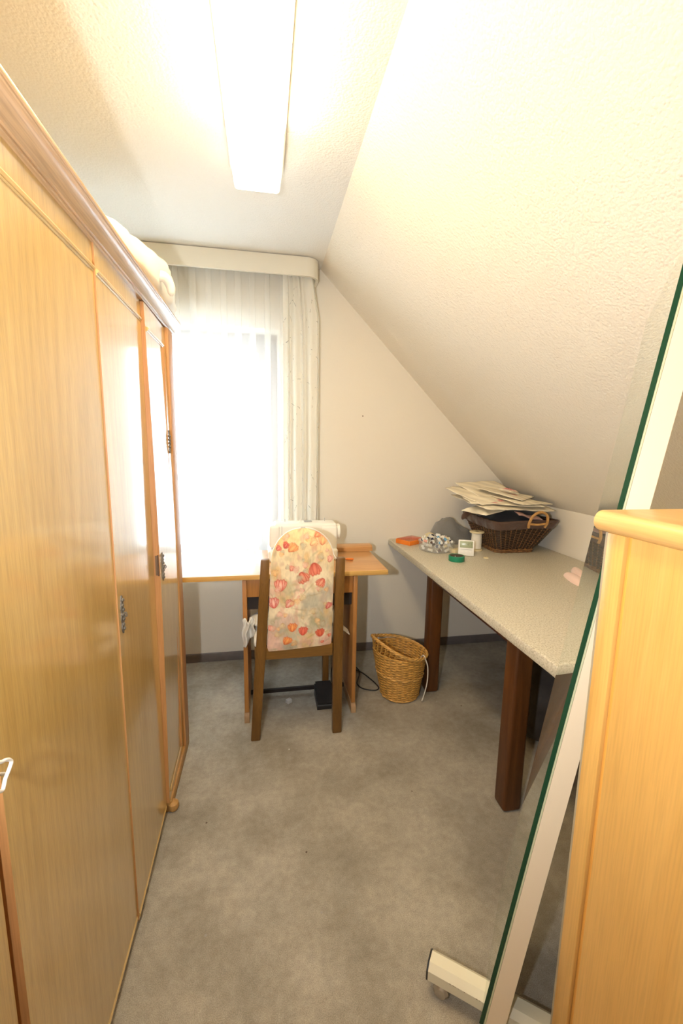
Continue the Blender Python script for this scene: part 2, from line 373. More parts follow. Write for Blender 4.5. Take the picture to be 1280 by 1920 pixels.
# ------------------------------------------------------------------ room shell
XL, XK, YB, YF, ZC = -0.96, 1.656, 2.584, -0.75, 2.323
XR, ZK = 0.330, 1.003            # ridge line of the slope, top of the knee wall
struct(box1('floor', (XL - .1, YF - .1, -.08), (XK + .1, YB + .1, 0), 'carpet'), 'grey beige fitted carpet')
struct(MB().box((XL - .1, YF - .1, ZC), (XR + .05, YB + .3, ZC + .12), 'ceil').build('ceiling'), 'white woodchip papered flat ceiling')
sl = MB(); d = Vector((XK - XR, 0, ZK - ZC)).normalized(); nrm = Vector((-d.z, 0, d.x)) * .12
a0, a1 = Vector((XR, 0, ZC)), Vector((XK, 0, ZK)) + d * .12
sl.prism([(a0.x, a0.z), (a1.x, a1.z), (a1.x + nrm.x, a1.z + nrm.z), (a0.x + nrm.x, a0.z + nrm.z)], 'y', YF - .1, YB + .3, 'slope')
struct(sl.build('ceiling_slope'), 'white woodchip papered sloping ceiling on the right')
struct(box1('wall_right', (XK, YF, 0), (XK + .1, YB + .1, ZK + .02), 'wall'), 'low white knee wall under the slope')
struct(box1('wall_left', (XL - .1, YF, 0), (XL, YB + .1, ZC), 'wall'), 'white wall behind the wardrobe')
struct(box1('wall_front', (XL, YF - .1, 0), (XK, YF, ZC), 'wall'), 'white wall behind the camera')
WX0, WX1, WZ0, WZ1 = -.86, .086, .60, 1.985
WT = .26
wb = MB()
for a, b in (((XL, YB, 0), (WX0, YB + WT, ZC)), ((WX1, YB, 0), (XK, YB + WT, ZC)), ((WX0, YB, 0), (WX1, YB + WT, WZ0)), ((WX0, YB, WZ1), (WX1, YB + WT, ZC))):
    wb.box(a, b, 'wall')
struct(wb.build('wall_back'), 'cream end wall with the window')
struct(box1('baseboard_back', (XL, YB - .012, 0), (XK, YB, .055), 'base', bev=.002), 'grey carpet strip along the end wall')
struct(box1('baseboard_right', (XK - .012, YF, 0), (XK, YB - .012, .055), 'base', bev=.002), 'grey carpet strip along the knee wall')
win = bpy.data.objects.new('window_1', None); COL.objects.link(win); win.location = (WX0, YB + .14, WZ0); win['origin'] = tuple(win.location); win['kind'] = 'structure'; win['label'] = 'tall brown framed window behind the sheer curtain'
fy0, fy1 = YB + .13, YB + .19
f = MB(); t = .06
f.box((WX0, fy0, WZ0), (WX0 + t, fy1, WZ1), 'frame', .004).box((WX1 - t, fy0, WZ0), (WX1, fy1, WZ1), 'frame', .004)
f.box((WX0 + t, fy0, WZ0), (WX1 - t, fy1, WZ0 + t), 'frame', .004).box((WX0 + t, fy0, WZ1 - t), (WX1 - t, fy1, WZ1), 'frame', .004)
f.build('window_frame', win)
f = MB(); t2 = .05; xa, xb, za, zb = WX0 + t, WX1 - t, WZ0 + t, WZ1 - t
f.box((xa, fy0 - .012, za), (xa + t2, fy1 - .01, zb), 'frame', .004).box((xb - t2, fy0 - .012, za), (xb, fy1 - .01, zb), 'frame', .004)
f.box((xa + t2, fy0 - .012, za), (xb - t2, fy1 - .01, za + t2), 'frame', .004).box((xa + t2, fy0 - .012, zb - t2), (xb - t2, fy1 - .01, zb), 'frame', .004)
f.build('window_sash', win)
box1('pane', (xa + t2, fy0 + .02, za + t2), (xb - t2, fy0 + .026, zb - t2), 'glass', win)
box1('window_sill', (WX0, YB - .0, WZ0 - .0), (WX1, fy0 - .013, WZ0 + .02), 'white', win, bev=.003)
h = MB(); h.box((xb - .035, fy0 - .022, 1.20), (xb - .015, fy0 - .0125, 1.34), 'pewter', .003).box((xb - .034, fy0 - .055, 1.255), (xb - .016, fy0 - .018, 1.275), 'pewter', .003).box((xb - .034, fy0 - .06, 1.14), (xb - .016, fy0 - .045, 1.275), 'pewter', .004)
h.build('window_handle', win)
n_ = MB().lathe([(.0, -.004), (.004, -.003), (.004, 0), (0, 0.001)], (0, 0, 0), 'nail', 8, Matrix.Translation((.594, YB - .001, 1.518)) @ Matrix.Rotation(PI / 2, 4, 'X'))
tag(n_.build('wall_nail'), 'tiny nail head in the bare cream wall right of the drape', 'nail')

# pelmet
def pel_path(off):
    r = .07 - off; pts = [(XL + .002, 2.425 + off), (.235, 2.425 + off)]
    for i in range(1, 9):
        a = -PI / 2 + i / 8 * PI / 2; pts.append((.235 + r * math.cos(a), 2.495 + r * math.sin(a)))
    pts.append((.235 + r, YB)); return pts
o_, i_ = pel_path(0), pel_path(.016)
pm = MB().prism(o_ + i_[::-1], 'z', 2.226, ZC - .004, 'pelmet')
pl = thing('curtain_pelmet', 'long cream curtain pelmet board with rounded end under the ceiling', 'pelmet', (-.3, 2.45, 2.226))
pm.build('fascia', pl, sharp=30)
MB().prism([(XL + .002, YB), (.27, YB), (.27, 2.50), (XL + .002, 2.50)], 'z', 2.285, 2.30, 'white').build('rail_board', pl)

# sheer curtain: S-folds that overlap, so single and triple layers alternate
def sheer_fn(u, v):
    n = 13.0
    x = -.90 + 1.06 * u + 0.034 * math.sin(2 * PI * n * u + .7 * math.sin(9 * u)) + .004 * nz(u * 30, v * 3)
    z = 2.283 - v * (2.285 - .62)
    y = 2.520 + .010 * math.cos(2 * PI * n * u + .5 * math.sin(7 * u)) + .004 * nz(u * 25, v * 2, 5)
    return (x, y, z)
tag(MB().grid(sheer_fn, 13 * 22, 14, 'sheer').build('sheer_curtain', sharp=180), 'white sheer net curtain in folds across the window', 'curtain')
def drape_fn(u, v):
    n = 5.5; g = .45 + .35 * v
    ph = 2 * PI * n * u + .9 * math.sin(5 * u) + .35 * math.sin(3 * v + 4 * u)
    tie = .010 * math.exp(-((v - .12) / .08) ** 2) * nz(u * 14, 3)
    x = .112 + (.164 + .041 * min(1, v * 6)) * u + .010 * math.sin(ph * .5) + .006 * v * (u - .5)
    z = 2.283 - v * (2.285 - .80)
    y = 2.482 + (.020 * g) * math.cos(ph) + .010 * nz(u * 6, v * 5, 2) + tie
    return (x, y, z)
dm = MB().grid(drape_fn, 6 * 22, 60, 'drape')
dr = dm.build('patterned_drape', sharp=180)
uv = dr.data.uv_layers.new(name='UVMap')
for p in dr.data.polygons:
    for li in p.loop_indices:
        k = dr.data.loops[li].vertex_index; uv.data[li].uv = ((k % 132) / 131 * .6, (k // 132) / 59 * 1.5)
tag(dr, 'cream drape with sketchy grey print gathered at the right of the window', 'drape')

# ------------------------------------------------------------------ ceiling lamp
lp = thing('ceiling_lamp', 'glowing white box lamp on the flat ceiling', 'ceiling lamp', (-.01, 1.12, ZC))
def prof(w, z0, r, cx):
    return [(cx - w, ZC - .015), (cx - w + .008, z0 + r), (cx - w + .008 + r * .3, z0 + r * .3), (cx - w + .008 + r, z0), (cx + w - .008 - r, z0), (cx + w - .008 - r * .3, z0 + r * .3), (cx + w - .008, z0 + r), (cx + w, ZC - .015)]
MB().prism(prof(.088, ZC - .082, .012, -.012), 'y', .52, 1.50, 'lamp').build('opal_diffuser', lp)
MB().prism(prof(.088, ZC - .082, .012, -.012), 'y', 1.5005, 1.73, 'lamp_end').build('diffuser_end', lp, label='dimmer end of the diffuser beyond the tube')
box1('mounting_tray', (-.105, .515, ZC - .016), (.081, 1.735, ZC - .001), 'white', lp, bev=.003)

# ------------------------------------------------------------------ wardrobe
XD = -.355
wr = thing('wardrobe', 'long honey oak wardrobe with moulded cornice along the left side', 'wardrobe', (-.65, 1.0, 0))
ZT = 1.795
body = MB()
body.box((-.945, .10, .05), (XD - .024, 1.826, ZT - .045), 'oak_back')
body.build('carcass', wr)
box1('plinth', (-.93, .12, 0), (XD - .07, 1.44, .05), 'plinth_shade', wr)
pf = MB().box((-.93, 1.462, 0), (XD + .008, 1.840, .046), 'oak_back', .006)
pf.build('base_moulding', wr)
MB().box((XD - .02, 1.7515, .047), (XD + .010, 1.83, 1.762), 'oak_edge', .003).build('end_stile', wr)
# cornice: moulded profile (x, z) swept along y
cp = [(XD - .03, 1.762), (XD + .0035, 1.762), (XD + .005, 1.764), (XD + .005, 1.7685), (XD + .0095, 1.769), (XD + .010, 1.771)]
cp += [(XD + .010 + .021 * (1 - math.cos(a)), 1.771 + .025 * math.sin(a)) for a in [PI / 2 * k / 8 for k in range(1, 9)]]
cp += [(XD + .0325, 1.797), (XD + .033, 1.800), (XD + .0355, 1.8005), (XD + .036, 1.802), (XD + .036, 1.806), (XD + .033, 1.8075), (XD - .03, 1.8075)]
MB().prism(cp, 'y', .08, 1.882, 'oak_y').build('cornice', wr, sharp=25)
MB().box((-.95, .09, ZT - .045), (XD - .031, 1.87, ZT), 'oak_back').build('top_board', wr)

def moulding(par, y0, y1, z0, z1, xf, sides='tbr'):
    pr = [(0, 0), (.005, .002), (.0065, .0055), (.005, .009), (.0025, .0095), (.0035, .0115), (.0025, .013), (0, .0135)]
    if 't' in sides: MB().prism([(xf + a, z1 - b) for a, b in pr], 'y', y0, y1, 'oak_lit').build('moulding', par)
    if 'b' in sides: MB().prism([(xf + a * .5, z0 + b) for a, b in pr], 'y', y0, y1, 'oak').build('moulding', par)
    if 'r' in sides: MB().prism([(xf + a, y1 - b) for a, b in pr], 'z', z0 + .0136, z1 - .0136, 'oak_edge').build('moulding', par)

def door(y0, y1, z0, z1, xf, molds, lab=None, curve=0.0):
    mb = MB(); n = 24; th = .022
    # slab as a ladder so the door can bow a little
    def xo(z): return xf + curve * math.sin(PI * (z - z0) / (z1 - z0))
    for i in range(n):
        za, zb_ = z0 + (z1 - z0) * i / n, z0 + (z1 - z0) * (i + 1) / n
        xa_, xb_ = xo(za), xo(zb_)
        q = [(xa_ - th, y0, za), (xa_, y0, za), (xa_, y1, za), (xa_ - th, y1, za), (xb_ - th, y0, zb_), (xb_, y0, zb_), (xb_, y1, zb_), (xb_ - th, y1, zb_)]
        mb.add([q[1], q[2], q[6], q[5]], [(0, 1, 2, 3)], 'oak'); mb.add([q[0], q[3], q[7], q[4]], [(0, 3, 2, 1)], 'oak')
        mb.add([q[0], q[1], q[5], q[4]], [(0, 1, 2, 3)], 'oak_edge'); mb.add([q[3], q[2], q[6], q[7]], [(0, 3, 2, 1)], 'oak_edge')
        if i == 0: mb.add([q[0], q[1], q[2], q[3]], [(0, 3, 2, 1)], 'oak_edge')
        if i == n - 1: mb.add(q[4:], [(0, 1, 2, 3)], 'oak_edge')
    o = mb.build('door', wr, label=lab)
    moulding(o, molds[0], molds[1], molds[2], molds[3], xf - .0005 + curve * .25, molds[4])
    return o
def escutcheon(par, y, zc, xf, hgt):
    mb = MB(); pts = []
    n = 20
    for i in range(n + 1):
        v = i / n; w = .0042 + .004 * abs(math.sin(v * PI * 3.5)) + .003 * math.sin(v * PI)
        w *= (.35 + .65 * min(1, 8 * min(v, 1 - v)))
        pts.append((v, w))
    poly = [(y + w, zc + (v - .5) * hgt) for v, w in pts] + [(y - w, zc + (v - .5) * hgt) for v, w in pts[::-1]]
    mb.prism(poly, 'x', xf, xf + .003, 'pewter')
    for k in range(7):
        v = .12 + .76 * k / 6
        mb.lathe([(.0055, 0), (.005, .003), (.0025, .005), (0, .0055)], (0, 0, 0), 'pewter', 8, Matrix.Translation((xf + .002, y + .002 * (-1) ** k, zc + (v - .5) * hgt)) @ Matrix.Rotation(PI / 2, 4, 'Y'))
    mb.build('keyhole_plate', par)
    kb = MB().tube([(xf + .003, y, zc), (xf + .009, y, zc)], .0018, 'pewter', 8)
    kb.tube([(xf + .009 + .003 * math.cos(a), y, zc + .006 * math.sin(a)) for a in [2 * PI * i / 12 for i in range(12)]], .0016, 'pewter', 6, closed=True)
    kb.build('key', par)
d0 = door(.11, .580, .030, 1.764, XD - .012, (.115, .576, .09, 1.716, 't'))
d1 = door(.592, 1.0715, .030, 1.764, XD - .0035, (.596, 1.069, .036, 1.716, 'tb'))
d2 = door(1.073, 1.446, .030, 1.764, XD - .006, (1.077, 1.440, .036, 1.712, 'tb'))
d3 = door(1.449, 1.750, .050, 1.758, XD + .003, (1.462, 1.694, .085, 1.690, 'tbr'), 'narrow oak door standing slightly proud', .009)
def ajar(o, y, x, th):
    # turn a door a touch about its far edge, so that its near edge stands proud
    c = Vector((x, y, 0)) - Vector(wr['origin']); o.rotation_euler = (0, 0, th); o.location = c - Matrix.Rotation(th, 3, 'Z') @ c
ajar(d2, 1.446, XD - .006, .016); ajar(d3, 1.750, XD + .003, .020); d3.location.x -= .005
escutcheon(d2, 1.098, .912, XD - .006, .098); escutcheon(d3, 1.482, .925, XD + .012, .098)
hm = MB(); hm.box((XD - .002, 1.4470, .905), (XD + .006, 1.4489, .972), 'bronze'); hm.tube([(XD + .0070, 1.4465, .903), (XD + .0070, 1.4465, .974)], .0022, 'bronze', 8)
hm.build('hinge', d3)
km = MB()
for k in range(4): km.lathe([(0, -.006), (.005, -.003), (.0055, 0), (.004, .004), (0, .006)], (XD + .014, 1.700, 1.325 + .013 * k), 'pewter', 8)
km.tube([(XD + .012, 1.700, 1.30), (XD + .015, 1.701, 1.34), (XD + .012, 1.700, 1.385)], .003, 'pewter', 6)
km.build('door_ornament', d3)
MB().lathe([(.0, 0), (.016, .002), (.021, .014), (.019, .028), (.012, .034), (0, .036)], (XD + .010, 1.474, 0), 'oak_back', 16).build('foot', wr)

# duvet on top of the wardrobe
def duvet(u, v):
    y = 1.12 + 1.0 * v
    e = math.sin(PI * min(1, max(0, v * .93 + .035))) ** .42
    zb = 1.812 + max(0, v - .6) ** 1.2 * .15
    top = 1.875 + .165 * v ** .8
    a = 2 * PI * u
    hz = max(.006, (top - zb) / 2 * (.35 + .65 * e)); cz = (top + zb) / 2 if v > .05 else 1.825
    hx = .20 * (.45 + .55 * e)
    sgn = lambda q: math.copysign(abs(q) ** .45, q)
    x = -.525 + hx * sgn(math.cos(a)); z = cz + hz * sgn(math.sin(a))
    w = .014 * nz(x * 9, y * 7, z * 9) + .006 * nz(x * 25, y * 20, z * 22)
    return (x + w * math.cos(a), y, max(z + w * math.sin(a) * .8, 1.812))
dv = MB().grid(duvet, 44, 46, 'duvet', wrap=True)
nb = len(dv.v); dv.f.append(tuple(range(43, -1, -1))); dv.mi.append(0); dv.f.append(tuple(nb - 44 + k for k in range(44))); dv.mi.append(0)
dvr = thing('rolled_duvet', 'rolled cream duvet lying on top of the wardrobe and poking past its end', 'duvet', (-.55, 1.55, 1.815))
dv.build('bedding', dvr, sharp=75)
def flap(u, v): return (-.345 + .028 * v + .004 * nz(u * 8, v * 8), 1.60 + .055 * u + .03 * v, 1.90 - .055 * v - .012 * math.sin(u * PI) + .006 * nz(u * 5, v * 5, 3))
fm = MB().tube(smoothpath([(-.345, 1.575, 1.875), (-.318, 1.59, 1.880), (-.302, 1.605, 1.860), (-.300, 1.612, 1.828)], 5), [.012, .015, .016, .0165, .017, .017, .0165, .016, .016, .0155, .015, .0145, .0135, .012, .009, .004], 'duvet', 10)
fm.build('corner_tie', dvr)

# bent wire between the doors
wp = [(-.356, .597, .886), (-.345, .555, .918), (-.332, .505, .955), (-.322, .474, .977), (-.32, .486, .985), (-.32, .510, .970), (-.32, .530, .953), (-.32, .540, .948), (-.32, .548, .942), (-.32, .551, .936), (-.32, .544, .930), (-.32, .536, .925), (-.32, .532, .919), (-.32, .528, .916), (-.32, .520, .922), (-.32, .502, .938), (-.32, .480, .962), (-.322, .472, .974), (-.334, .508, .948)]
tag(MB().tube(smoothpath(wp, 6), .0023, 'wire', 8).build('wire_loop', sharp=80), 'bent white wire loop sticking out at the nearest wardrobe door edge', 'wire')

# ------------------------------------------------------------------ sewing desk
dk = thing('sewing_desk', 'light brown sewing desk with overhanging top in front of the window', 'desk', (.16, 2.15, 0))
ZD = .745
tp = MB(); tp.box((-.62, 1.935, ZD - .022), (.588, 2.40, ZD), 'desk_top', .0025); tp.build('desk_top', dk)
box1('front_edge', (-.62, 1.930, ZD - .0225), (.588, 1.936, ZD + .0002), 'desk_edge', dk, bev=.001)
box1('side_panel', (-.106, 1.945, .05), (-.086, 2.37, ZD - .029), 'desk', dk, bev=.0015)
box1('side_panel', (.421, 1.945, .05), (.441, 2.37, ZD - .029), 'desk', dk, bev=.0015)
box1('top_batten', (-.115, 1.95, ZD - .029), (.45, 2.36, ZD - .0225), 'desk', dk, bev=.001)
box1('apron', (-.0855, 1.962, .628), (.4205, 1.978, ZD - .03), 'desk', dk, bev=.0015)
box1('machine_well', (-.085, 1.982, .56), (.42, 2.30, .70), 'void', dk)  # solid near-black block, its colour stands in for shade below the apron
for x in (-.108, .419):
    MB().prism([(1.935, 0), (2.385, 0), (2.385, .035), (2.36, .052), (1.965, .052), (1.945, .045), (1.935, .03)], 'x', x, x + .024, 'deskfoot').build('foot', dk)
MB().box((-.084, 2.14, .022), (.419, 2.155, .040), 'void').build('stretcher', dk)
# folding leaf strip at the rear of the top
fl_ = MB().prism([(2.31, ZD + .0004), (2.40, ZD + .0004), (2.40, ZD + .026), (2.385, ZD + .030), (2.325, ZD + .030), (2.312, ZD + .022)], 'x', .37, .605, 'desk_top')
tag(fl_.build('wooden_strip', loc=(.48, 2.36, ZD)), 'short brown wooden strip lying on the rear right of the desk', 'plank')
op = MB().tube([(.40, 2.135, ZD + .0065), (.418, 2.133, ZD + .0065), (.42, 2.133, ZD + .0065), (.452, 2.124, ZD + .0065), (.456, 2.123, ZD + .0065)], [.002, .003, .006, .006, .004], 'orange', 10)
tag(op.build('seam_ripper', loc=(.43, 2.13, ZD)), 'small orange handled seam ripper on the desk beside the chair', 'tool')

# sewing machine
sm = thing('sewing_machine', 'white sewing machine on the desk behind the floral chair', 'sewing machine', (.2, 2.2, ZD))
def rbox(name, a, b, mat, bev, par, seg=4): return MB().box(a, b, mat, bev, seg=seg).build(name, par)
rbox('machine_bed', (.015, 2.13, ZD + .0005), (.375, 2.31, ZD + .062), 'machine', .012, sm)
rbox('arm', (.045, 2.155, .855), (.372, 2.275, .938), 'machine', .014, sm)
rbox('column', (.285, 2.150, .80), (.374, 2.285, .925), 'machine', .012, sm)
rbox('head', (.022, 2.148, .815), (.078, 2.278, .932), 'machine', .014, sm)
MB().lathe([(0, 0), (.034, 0), (.040, .004), (.041, .018), (.036, .023), (.012, .024), (0, .024)], (0, 0, 0), 'machine', 28, Matrix.Translation((.373, 2.215, .885)) @ Matrix.Rotation(PI / 2, 4, 'Y')).build('handwheel', sm)
MB().box((.0845, 2.1535, .86), (.0865, 2.1560, .928), 'machine_gray').build('thread_slot', sm)
MB().box((.205, 2.205, .9375), (.245, 2.235, .944), 'machine_gray', .002).build('handle_recess', sm)
for x, y, h_ in ((.105, 2.23, .013), (.315, 2.23, .018)):
    MB().tube([(x, y, .937), (x, y, .938 + h_)], .0022, 'steel', 8).build('spool_pin', sm)
MB().lathe([(.007, 0), (.008, .003), (.004, .010), (.002, .018), (0, .020)], (.183, 2.20, .9375), 'machine', 12).build('tension_knob', sm)
MB().tube([(.05, 2.215, .82), (.05, 2.215, .80)], .004, 'steel', 8).tube([(.05, 2.215, .80), (.05, 2.215, ZD + .066)], .0012, 'steel', 6).build('needle_bar', sm)
MB().box((.038, 2.19, ZD + .0635), (.062, 2.235, ZD + .0665), 'steel', .001).build('presser_foot', sm)
MB().tube(smoothpath([(.360, 2.146, .90), (.352, 2.03, .875), (.334, 1.90, .835), (.322, 1.79, .905)], 6), .0018, 'string', 6)

# ------------------------------------------------------------------ chair
ch = thing('dining_chair', 'brown wooden chair with floral covered high back at the sewing desk', 'chair', (.135, 1.9, 0))
def post(pts, name='back_leg'):
    mb = MB(); n = len(pts)
    vs = []
    for (x0, x1, y, z, dep) in pts: vs += [(x0, y - dep / 2, z), (x1, y - dep / 2, z), (x1, y + dep / 2, z), (x0, y + dep / 2, z)]
    fs = [(3, 2, 1, 0), tuple(4 * (n - 1) + k for k in range(4))]
    for i in range(n - 1):
        for k in range(4): fs.append((4 * i + k, 4 * i + (k + 1) % 4, 4 * i + 4 + (k + 1) % 4, 4 * i + 4 + k))
    bm = bmesh.new(); V = [bm.verts.new(p) for p in vs]; [bm.faces.new([V[i] for i in f_]) for f_ in fs]
    bmesh.ops.recalc_face_normals(bm, faces=bm.faces)
    es = [e for e in bm.edges if e.calc_face_angle(0) > .8]
    bmesh.ops.bevel(bm, geom=es, offset=.004, segments=2, affect='EDGES', profile=.5); bm.verts.index_update()
    mb.add([v.co.copy() for v in bm.verts], [[v.index for v in f_.verts] for f_ in bm.faces], 'chair'); bm.free()
    return mb.build(name, ch)
post([(-.074, -.032, 1.815, 0, .034), (-.056, -.012, 1.80, .30, .042), (-.045, .000, 1.790, .45, .042), (-.031, .011, 1.772, .66, .036), (-.018, .018, 1.748, .868, .026)])
post([(.302, .345, 1.812, 0, .034), (.299, .342, 1.80, .30, .042), (.297, .340, 1.790, .45, .042), (.298, .338, 1.772, .66, .036), (.300, .337, 1.748, .866, .026)])
MB().box((-.060, 2.132, 0), (-.028, 2.165, .385), 'dark', .003).build('front_leg', ch)  # darker than the right leg: shade put in by the table's dark wood
MB().box((.300, 2.132, 0), (.332, 2.165, .385), 'chair', .003).build('front_leg', ch)
box1('seat_rail', (-.052, 1.832, .385), (.334, 2.165, .432), 'chair', ch, bev=.004)
box1('stretcher', (-.005, 1.778, .402), (.295, 1.806, .462), 'chair_x', ch, bev=.004)
MB().box((-.055, 1.835, .4325), (.338, 2.15, .475), 'cream_cloth', .014, seg=3).build('seat_cushion', ch)

# floral back pad, painted as a print in a colour attribute
def vnoise(shape_u, shape_v, seed, n):
    rng = np.random.RandomState(seed); g = rng.rand(n + 2, n + 2)
    iu = np.clip(shape_u * n, 0, n - .001); iv = np.clip(shape_v * n, 0, n - .001)
    a = iu.astype(int); b = iv.astype(int); fu = iu - a; fv = iv - b; fu = fu * fu * (3 - 2 * fu); fv = fv * fv * (3 - 2 * fv)
    return (g[b, a] * (1 - fu) + g[b, a + 1] * fu) * (1 - fv) + (g[b + 1, a] * (1 - fu) + g[b + 1, a + 1] * fu) * fv
def lin(r, g, b):
    c = np.array([r, g, b]) / 255.; return np.where(c <= .04045, c / 12.92, ((c + .055) / 1.055) ** 2.4)
def floral(u, w):
    """u 0..1 across, w 0..1 from the top of the pad down (height 1.88 widths)"""
    H_ = 1.88; c = np.zeros(u.shape + (3,)) + lin(236, 219, 186)
    def blend(mask, col): c[:] = c * (1 - mask[..., None]) + np.asarray(col) * mask[..., None]
    s = lambda x, a, b: np.clip((x - a) / (b - a), 0, 1)
    n1, n2, n3, n4 = vnoise(u, w, 3, 5), vnoise(u, w, 8, 9), vnoise(u, w, 12, 26), vnoise(u, w, 20, 60)
    blend(.55 * s(.45 - w + .3 * (n1 - .5), 0, .3), lin(240, 208, 140))
    blend(.8 * s(n1 * .6 + n2 * .4, .52, .72) * s(w, .3, .45), lin(178, 170, 148))
    blend(.6 * s(n2, .6, .8), lin(226, 184, 118))
    blend(.35 * s(n3, .55, .8), lin(205, 190, 152))
    blend(.45 * s(vnoise(u, w, 31, 14) * .6 + n3 * .4, .56, .72), lin(226, 170, 150))
    x, y = u, w * H_
    for (px, py, rr_, col) in ((585, 1126, 22, (176, 172, 152)), (520, 1178, 26, (172, 166, 146)), (618, 1105, 20, (184, 176, 158)), (596, 1165, 16, (168, 162, 130)), (540, 1095, 14, (196, 186, 150)), (512, 1205, 22, (228, 186, 172)), (610, 1208, 20, (226, 178, 160)), (535, 1160, 16, (226, 196, 178)), (548, 1212, 12, (176, 172, 154))):
        d_ = np.hypot(x - (px - 503) / 124, y - (py - 988) / 234 * H_) / (rr_ / 124); blend(.75 * s(1.25 + .9 * (n2 - .5) + .6 * (n3 - .5) - d_, 0, .8), lin(*col))
    def ell(cx, cy, rx, ry, rot=0):
        dx, dy = x - cx, y - cy; k, q = math.cos(rot), math.sin(rot)
        return (dx * k + dy * q) / rx, (-dx * q + dy * k) / ry
    def leaf(cx, cy, L_, rot, col, wd=.16):
        a, b = ell(cx, cy, L_, L_ * wd, rot); r = np.sqrt(a * a + (b + .6 * a * a) ** 2); blend(.42 * s(1 - r, 0, .9), col)
    rng = random.Random(6)
    G = [lin(150, 146, 112), lin(196, 172, 116), lin(170, 158, 120)]
    for k in range(60): leaf(rng.random(), rng.random() * H_, .06 + .10 * rng.random(), rng.random() * 3.1, G[k % 3], .16 + .2 * rng.random())
    def petal(cx, cy, rx, ry, rot, ci, co, al=.92):
        a, b = ell(cx, cy, rx, ry, rot); rr = np.sqrt(a * a + b * b)
        m_ = s(1.06 - rr, 0, .14); t_ = np.clip(s(rr, .25, .95) * .75 + .25 * s(np.abs(a), .2, .9) + .25 * (n4 - .5), 0, 1)[..., None]
        blend(m_ * al, ci * (1 - t_) + co * t_)
        blend(s(.13 - np.abs(rr - .96), 0, .13) * .55 * al, lin(176, 62, 52))
    def tulip(px, py, r, rot, c1=(214, 92, 70), c2=(240, 178, 146), sq=1.0, al=.92):
        cx, cy = (px - 503) / 124, (py - 988) / 234 * H_; r = r / 124
        bx, by = cx - math.sin(rot) * r * .85 * -1 * -1, cy + math.cos(rot) * r * .85
        for k, L_ in ((-2, .92), (2, .92), (-1, 1.0), (1, 1.0), (0, .95)):
            th = rot + k * .27; dx, dy = math.sin(th), -math.cos(th)
            petal(bx + dx * r * .88 * L_, by + dy * r * .88 * L_ * sq, r * .36, r * .90 * L_, th, lin(*c2), lin(*c1), al)
    tulip(523, 1090, 13, 0, (216, 86, 72), (248, 206, 182), .85); tulip(566, 1078, 13, 2.6); tulip(588, 1063, 14, 2.9, (214, 96, 76), (238, 150, 122))
    tulip(601, 1089, 10.5, -2.5); tulip(511, 1126, 12, -.2, (216, 80, 74), (250, 214, 196), 1.05); tulip(541, 1126, 10, .7, (222, 120, 104), (246, 206, 184), .7)
    tulip(549, 1176, 10, 0, (230, 120, 66), (246, 180, 110), 1.1); tulip(570, 1184, 10, .1, (210, 82, 62), (236, 130, 104)); tulip(603, 1191, 10, -.1, (212, 84, 62), (236, 128, 92), 1.05)
    tulip(540, 1200, 10, .5, (232, 126, 70), (246, 176, 104), .7); tulip(618, 1134, 8, .5, (214, 92, 84), (240, 176, 156), .6); tulip(532, 1018, 7, .6, (200, 70, 66), (230, 140, 120), 1.2)
    tulip(545, 1020, 11, .9, (240, 160, 104), (246, 190, 130), .6); tulip(592, 998, 7, .8, (224, 116, 84), (244, 190, 140), .6); tulip(518, 1023, 6, .9, (208, 84, 78), (238, 170, 150))
    tulip(603, 1008, 10, .2, (232, 152, 110), (246, 206, 146), .8); tulip(543, 1060, 6, .3, (230, 130, 112), (244, 190, 160)); tulip(608, 1212, 4, 0); tulip(622, 1200, 4, 0); tulip(506, 1175, 6, 0, (232, 150, 132), (244, 190, 170)); tulip(618, 1045, 7, .4, (236, 160, 138), (246, 200, 176))
    tulip(585, 1012, 9, 1, (240, 186, 140), (246, 214, 160), .7)
    rg2 = random.Random(21)
    for k in range(46):
        px_, py_ = 503 + 124 * rg2.random(), 992 + 226 * rg2.random()
        cc_ = [((222, 150, 128), (244, 210, 188)), ((196, 172, 120), (230, 212, 168)), ((170, 160, 128), (214, 206, 178)), ((232, 172, 104), (246, 214, 160))][k % 4]
        tulip(px_, py_, 4 + 4 * rg2.random(), rg2.random() * 6.2, cc_[0], cc_[1], 1, .38)
    for (px, py, k, L_) in ((523, 1104, 1.5, 14), (603, 1206, 1.5, 14), (577, 1100, 2.3, 26), (590, 1112, -.2, 22), (560, 1140, .2, 22), (585, 1196, -.6, 16)):
        leaf((px - 503) / 124, (py - 988) / 234 * H_, L_ / 124, k, lin(168, 140, 92), .10)
    c[:] *= (.93 + .14 * n4[..., None])
    return np.clip(c, 0, 1)
NU, NV = 120, 224
zt, zb_ = .999, .449
def pad_half(w):          # half-outline of the dome
    d_ = w * (zt - zb_)
    return 1.0 if d_ > .155 else math.sqrt(max(0, 1 - ((.155 - d_) / .155) ** 2)) ** .92
def pad_fn(side):
    def fn(u, v):
        hw = pad_half(max(v, .0004)); z = zt - v * (zt - zb_)
        xl = .0225 - .019 * max(0, v - .3) / .7; xr = .2905 - .003 * v
        cx = (xl + xr) / 2; hx = (xr - xl) / 2 * hw
        q = 2 * u - 1; yb = 1.738 + .046 * (v ** 1.3)
        puff = .017 * (1 - abs(q) ** 5) * min(1, v * 9) * min(1, (1 - v) * 10 + .25) ** .5
        wr_ = .0022 * nz(u * 3, v * 14, 2) + .0018 * nz(u * 9 + 2 * v, v * 9, 7)
        zz = z + (.006 * (1 - u) * -1 * (v ** 6) + .010 * u * v ** 6)
        return (cx + q * hx, yb - puff - wr_ - .004, zz) if side < 0 else (cx + q * hx, yb + .018 + puff, zz)
    return fn
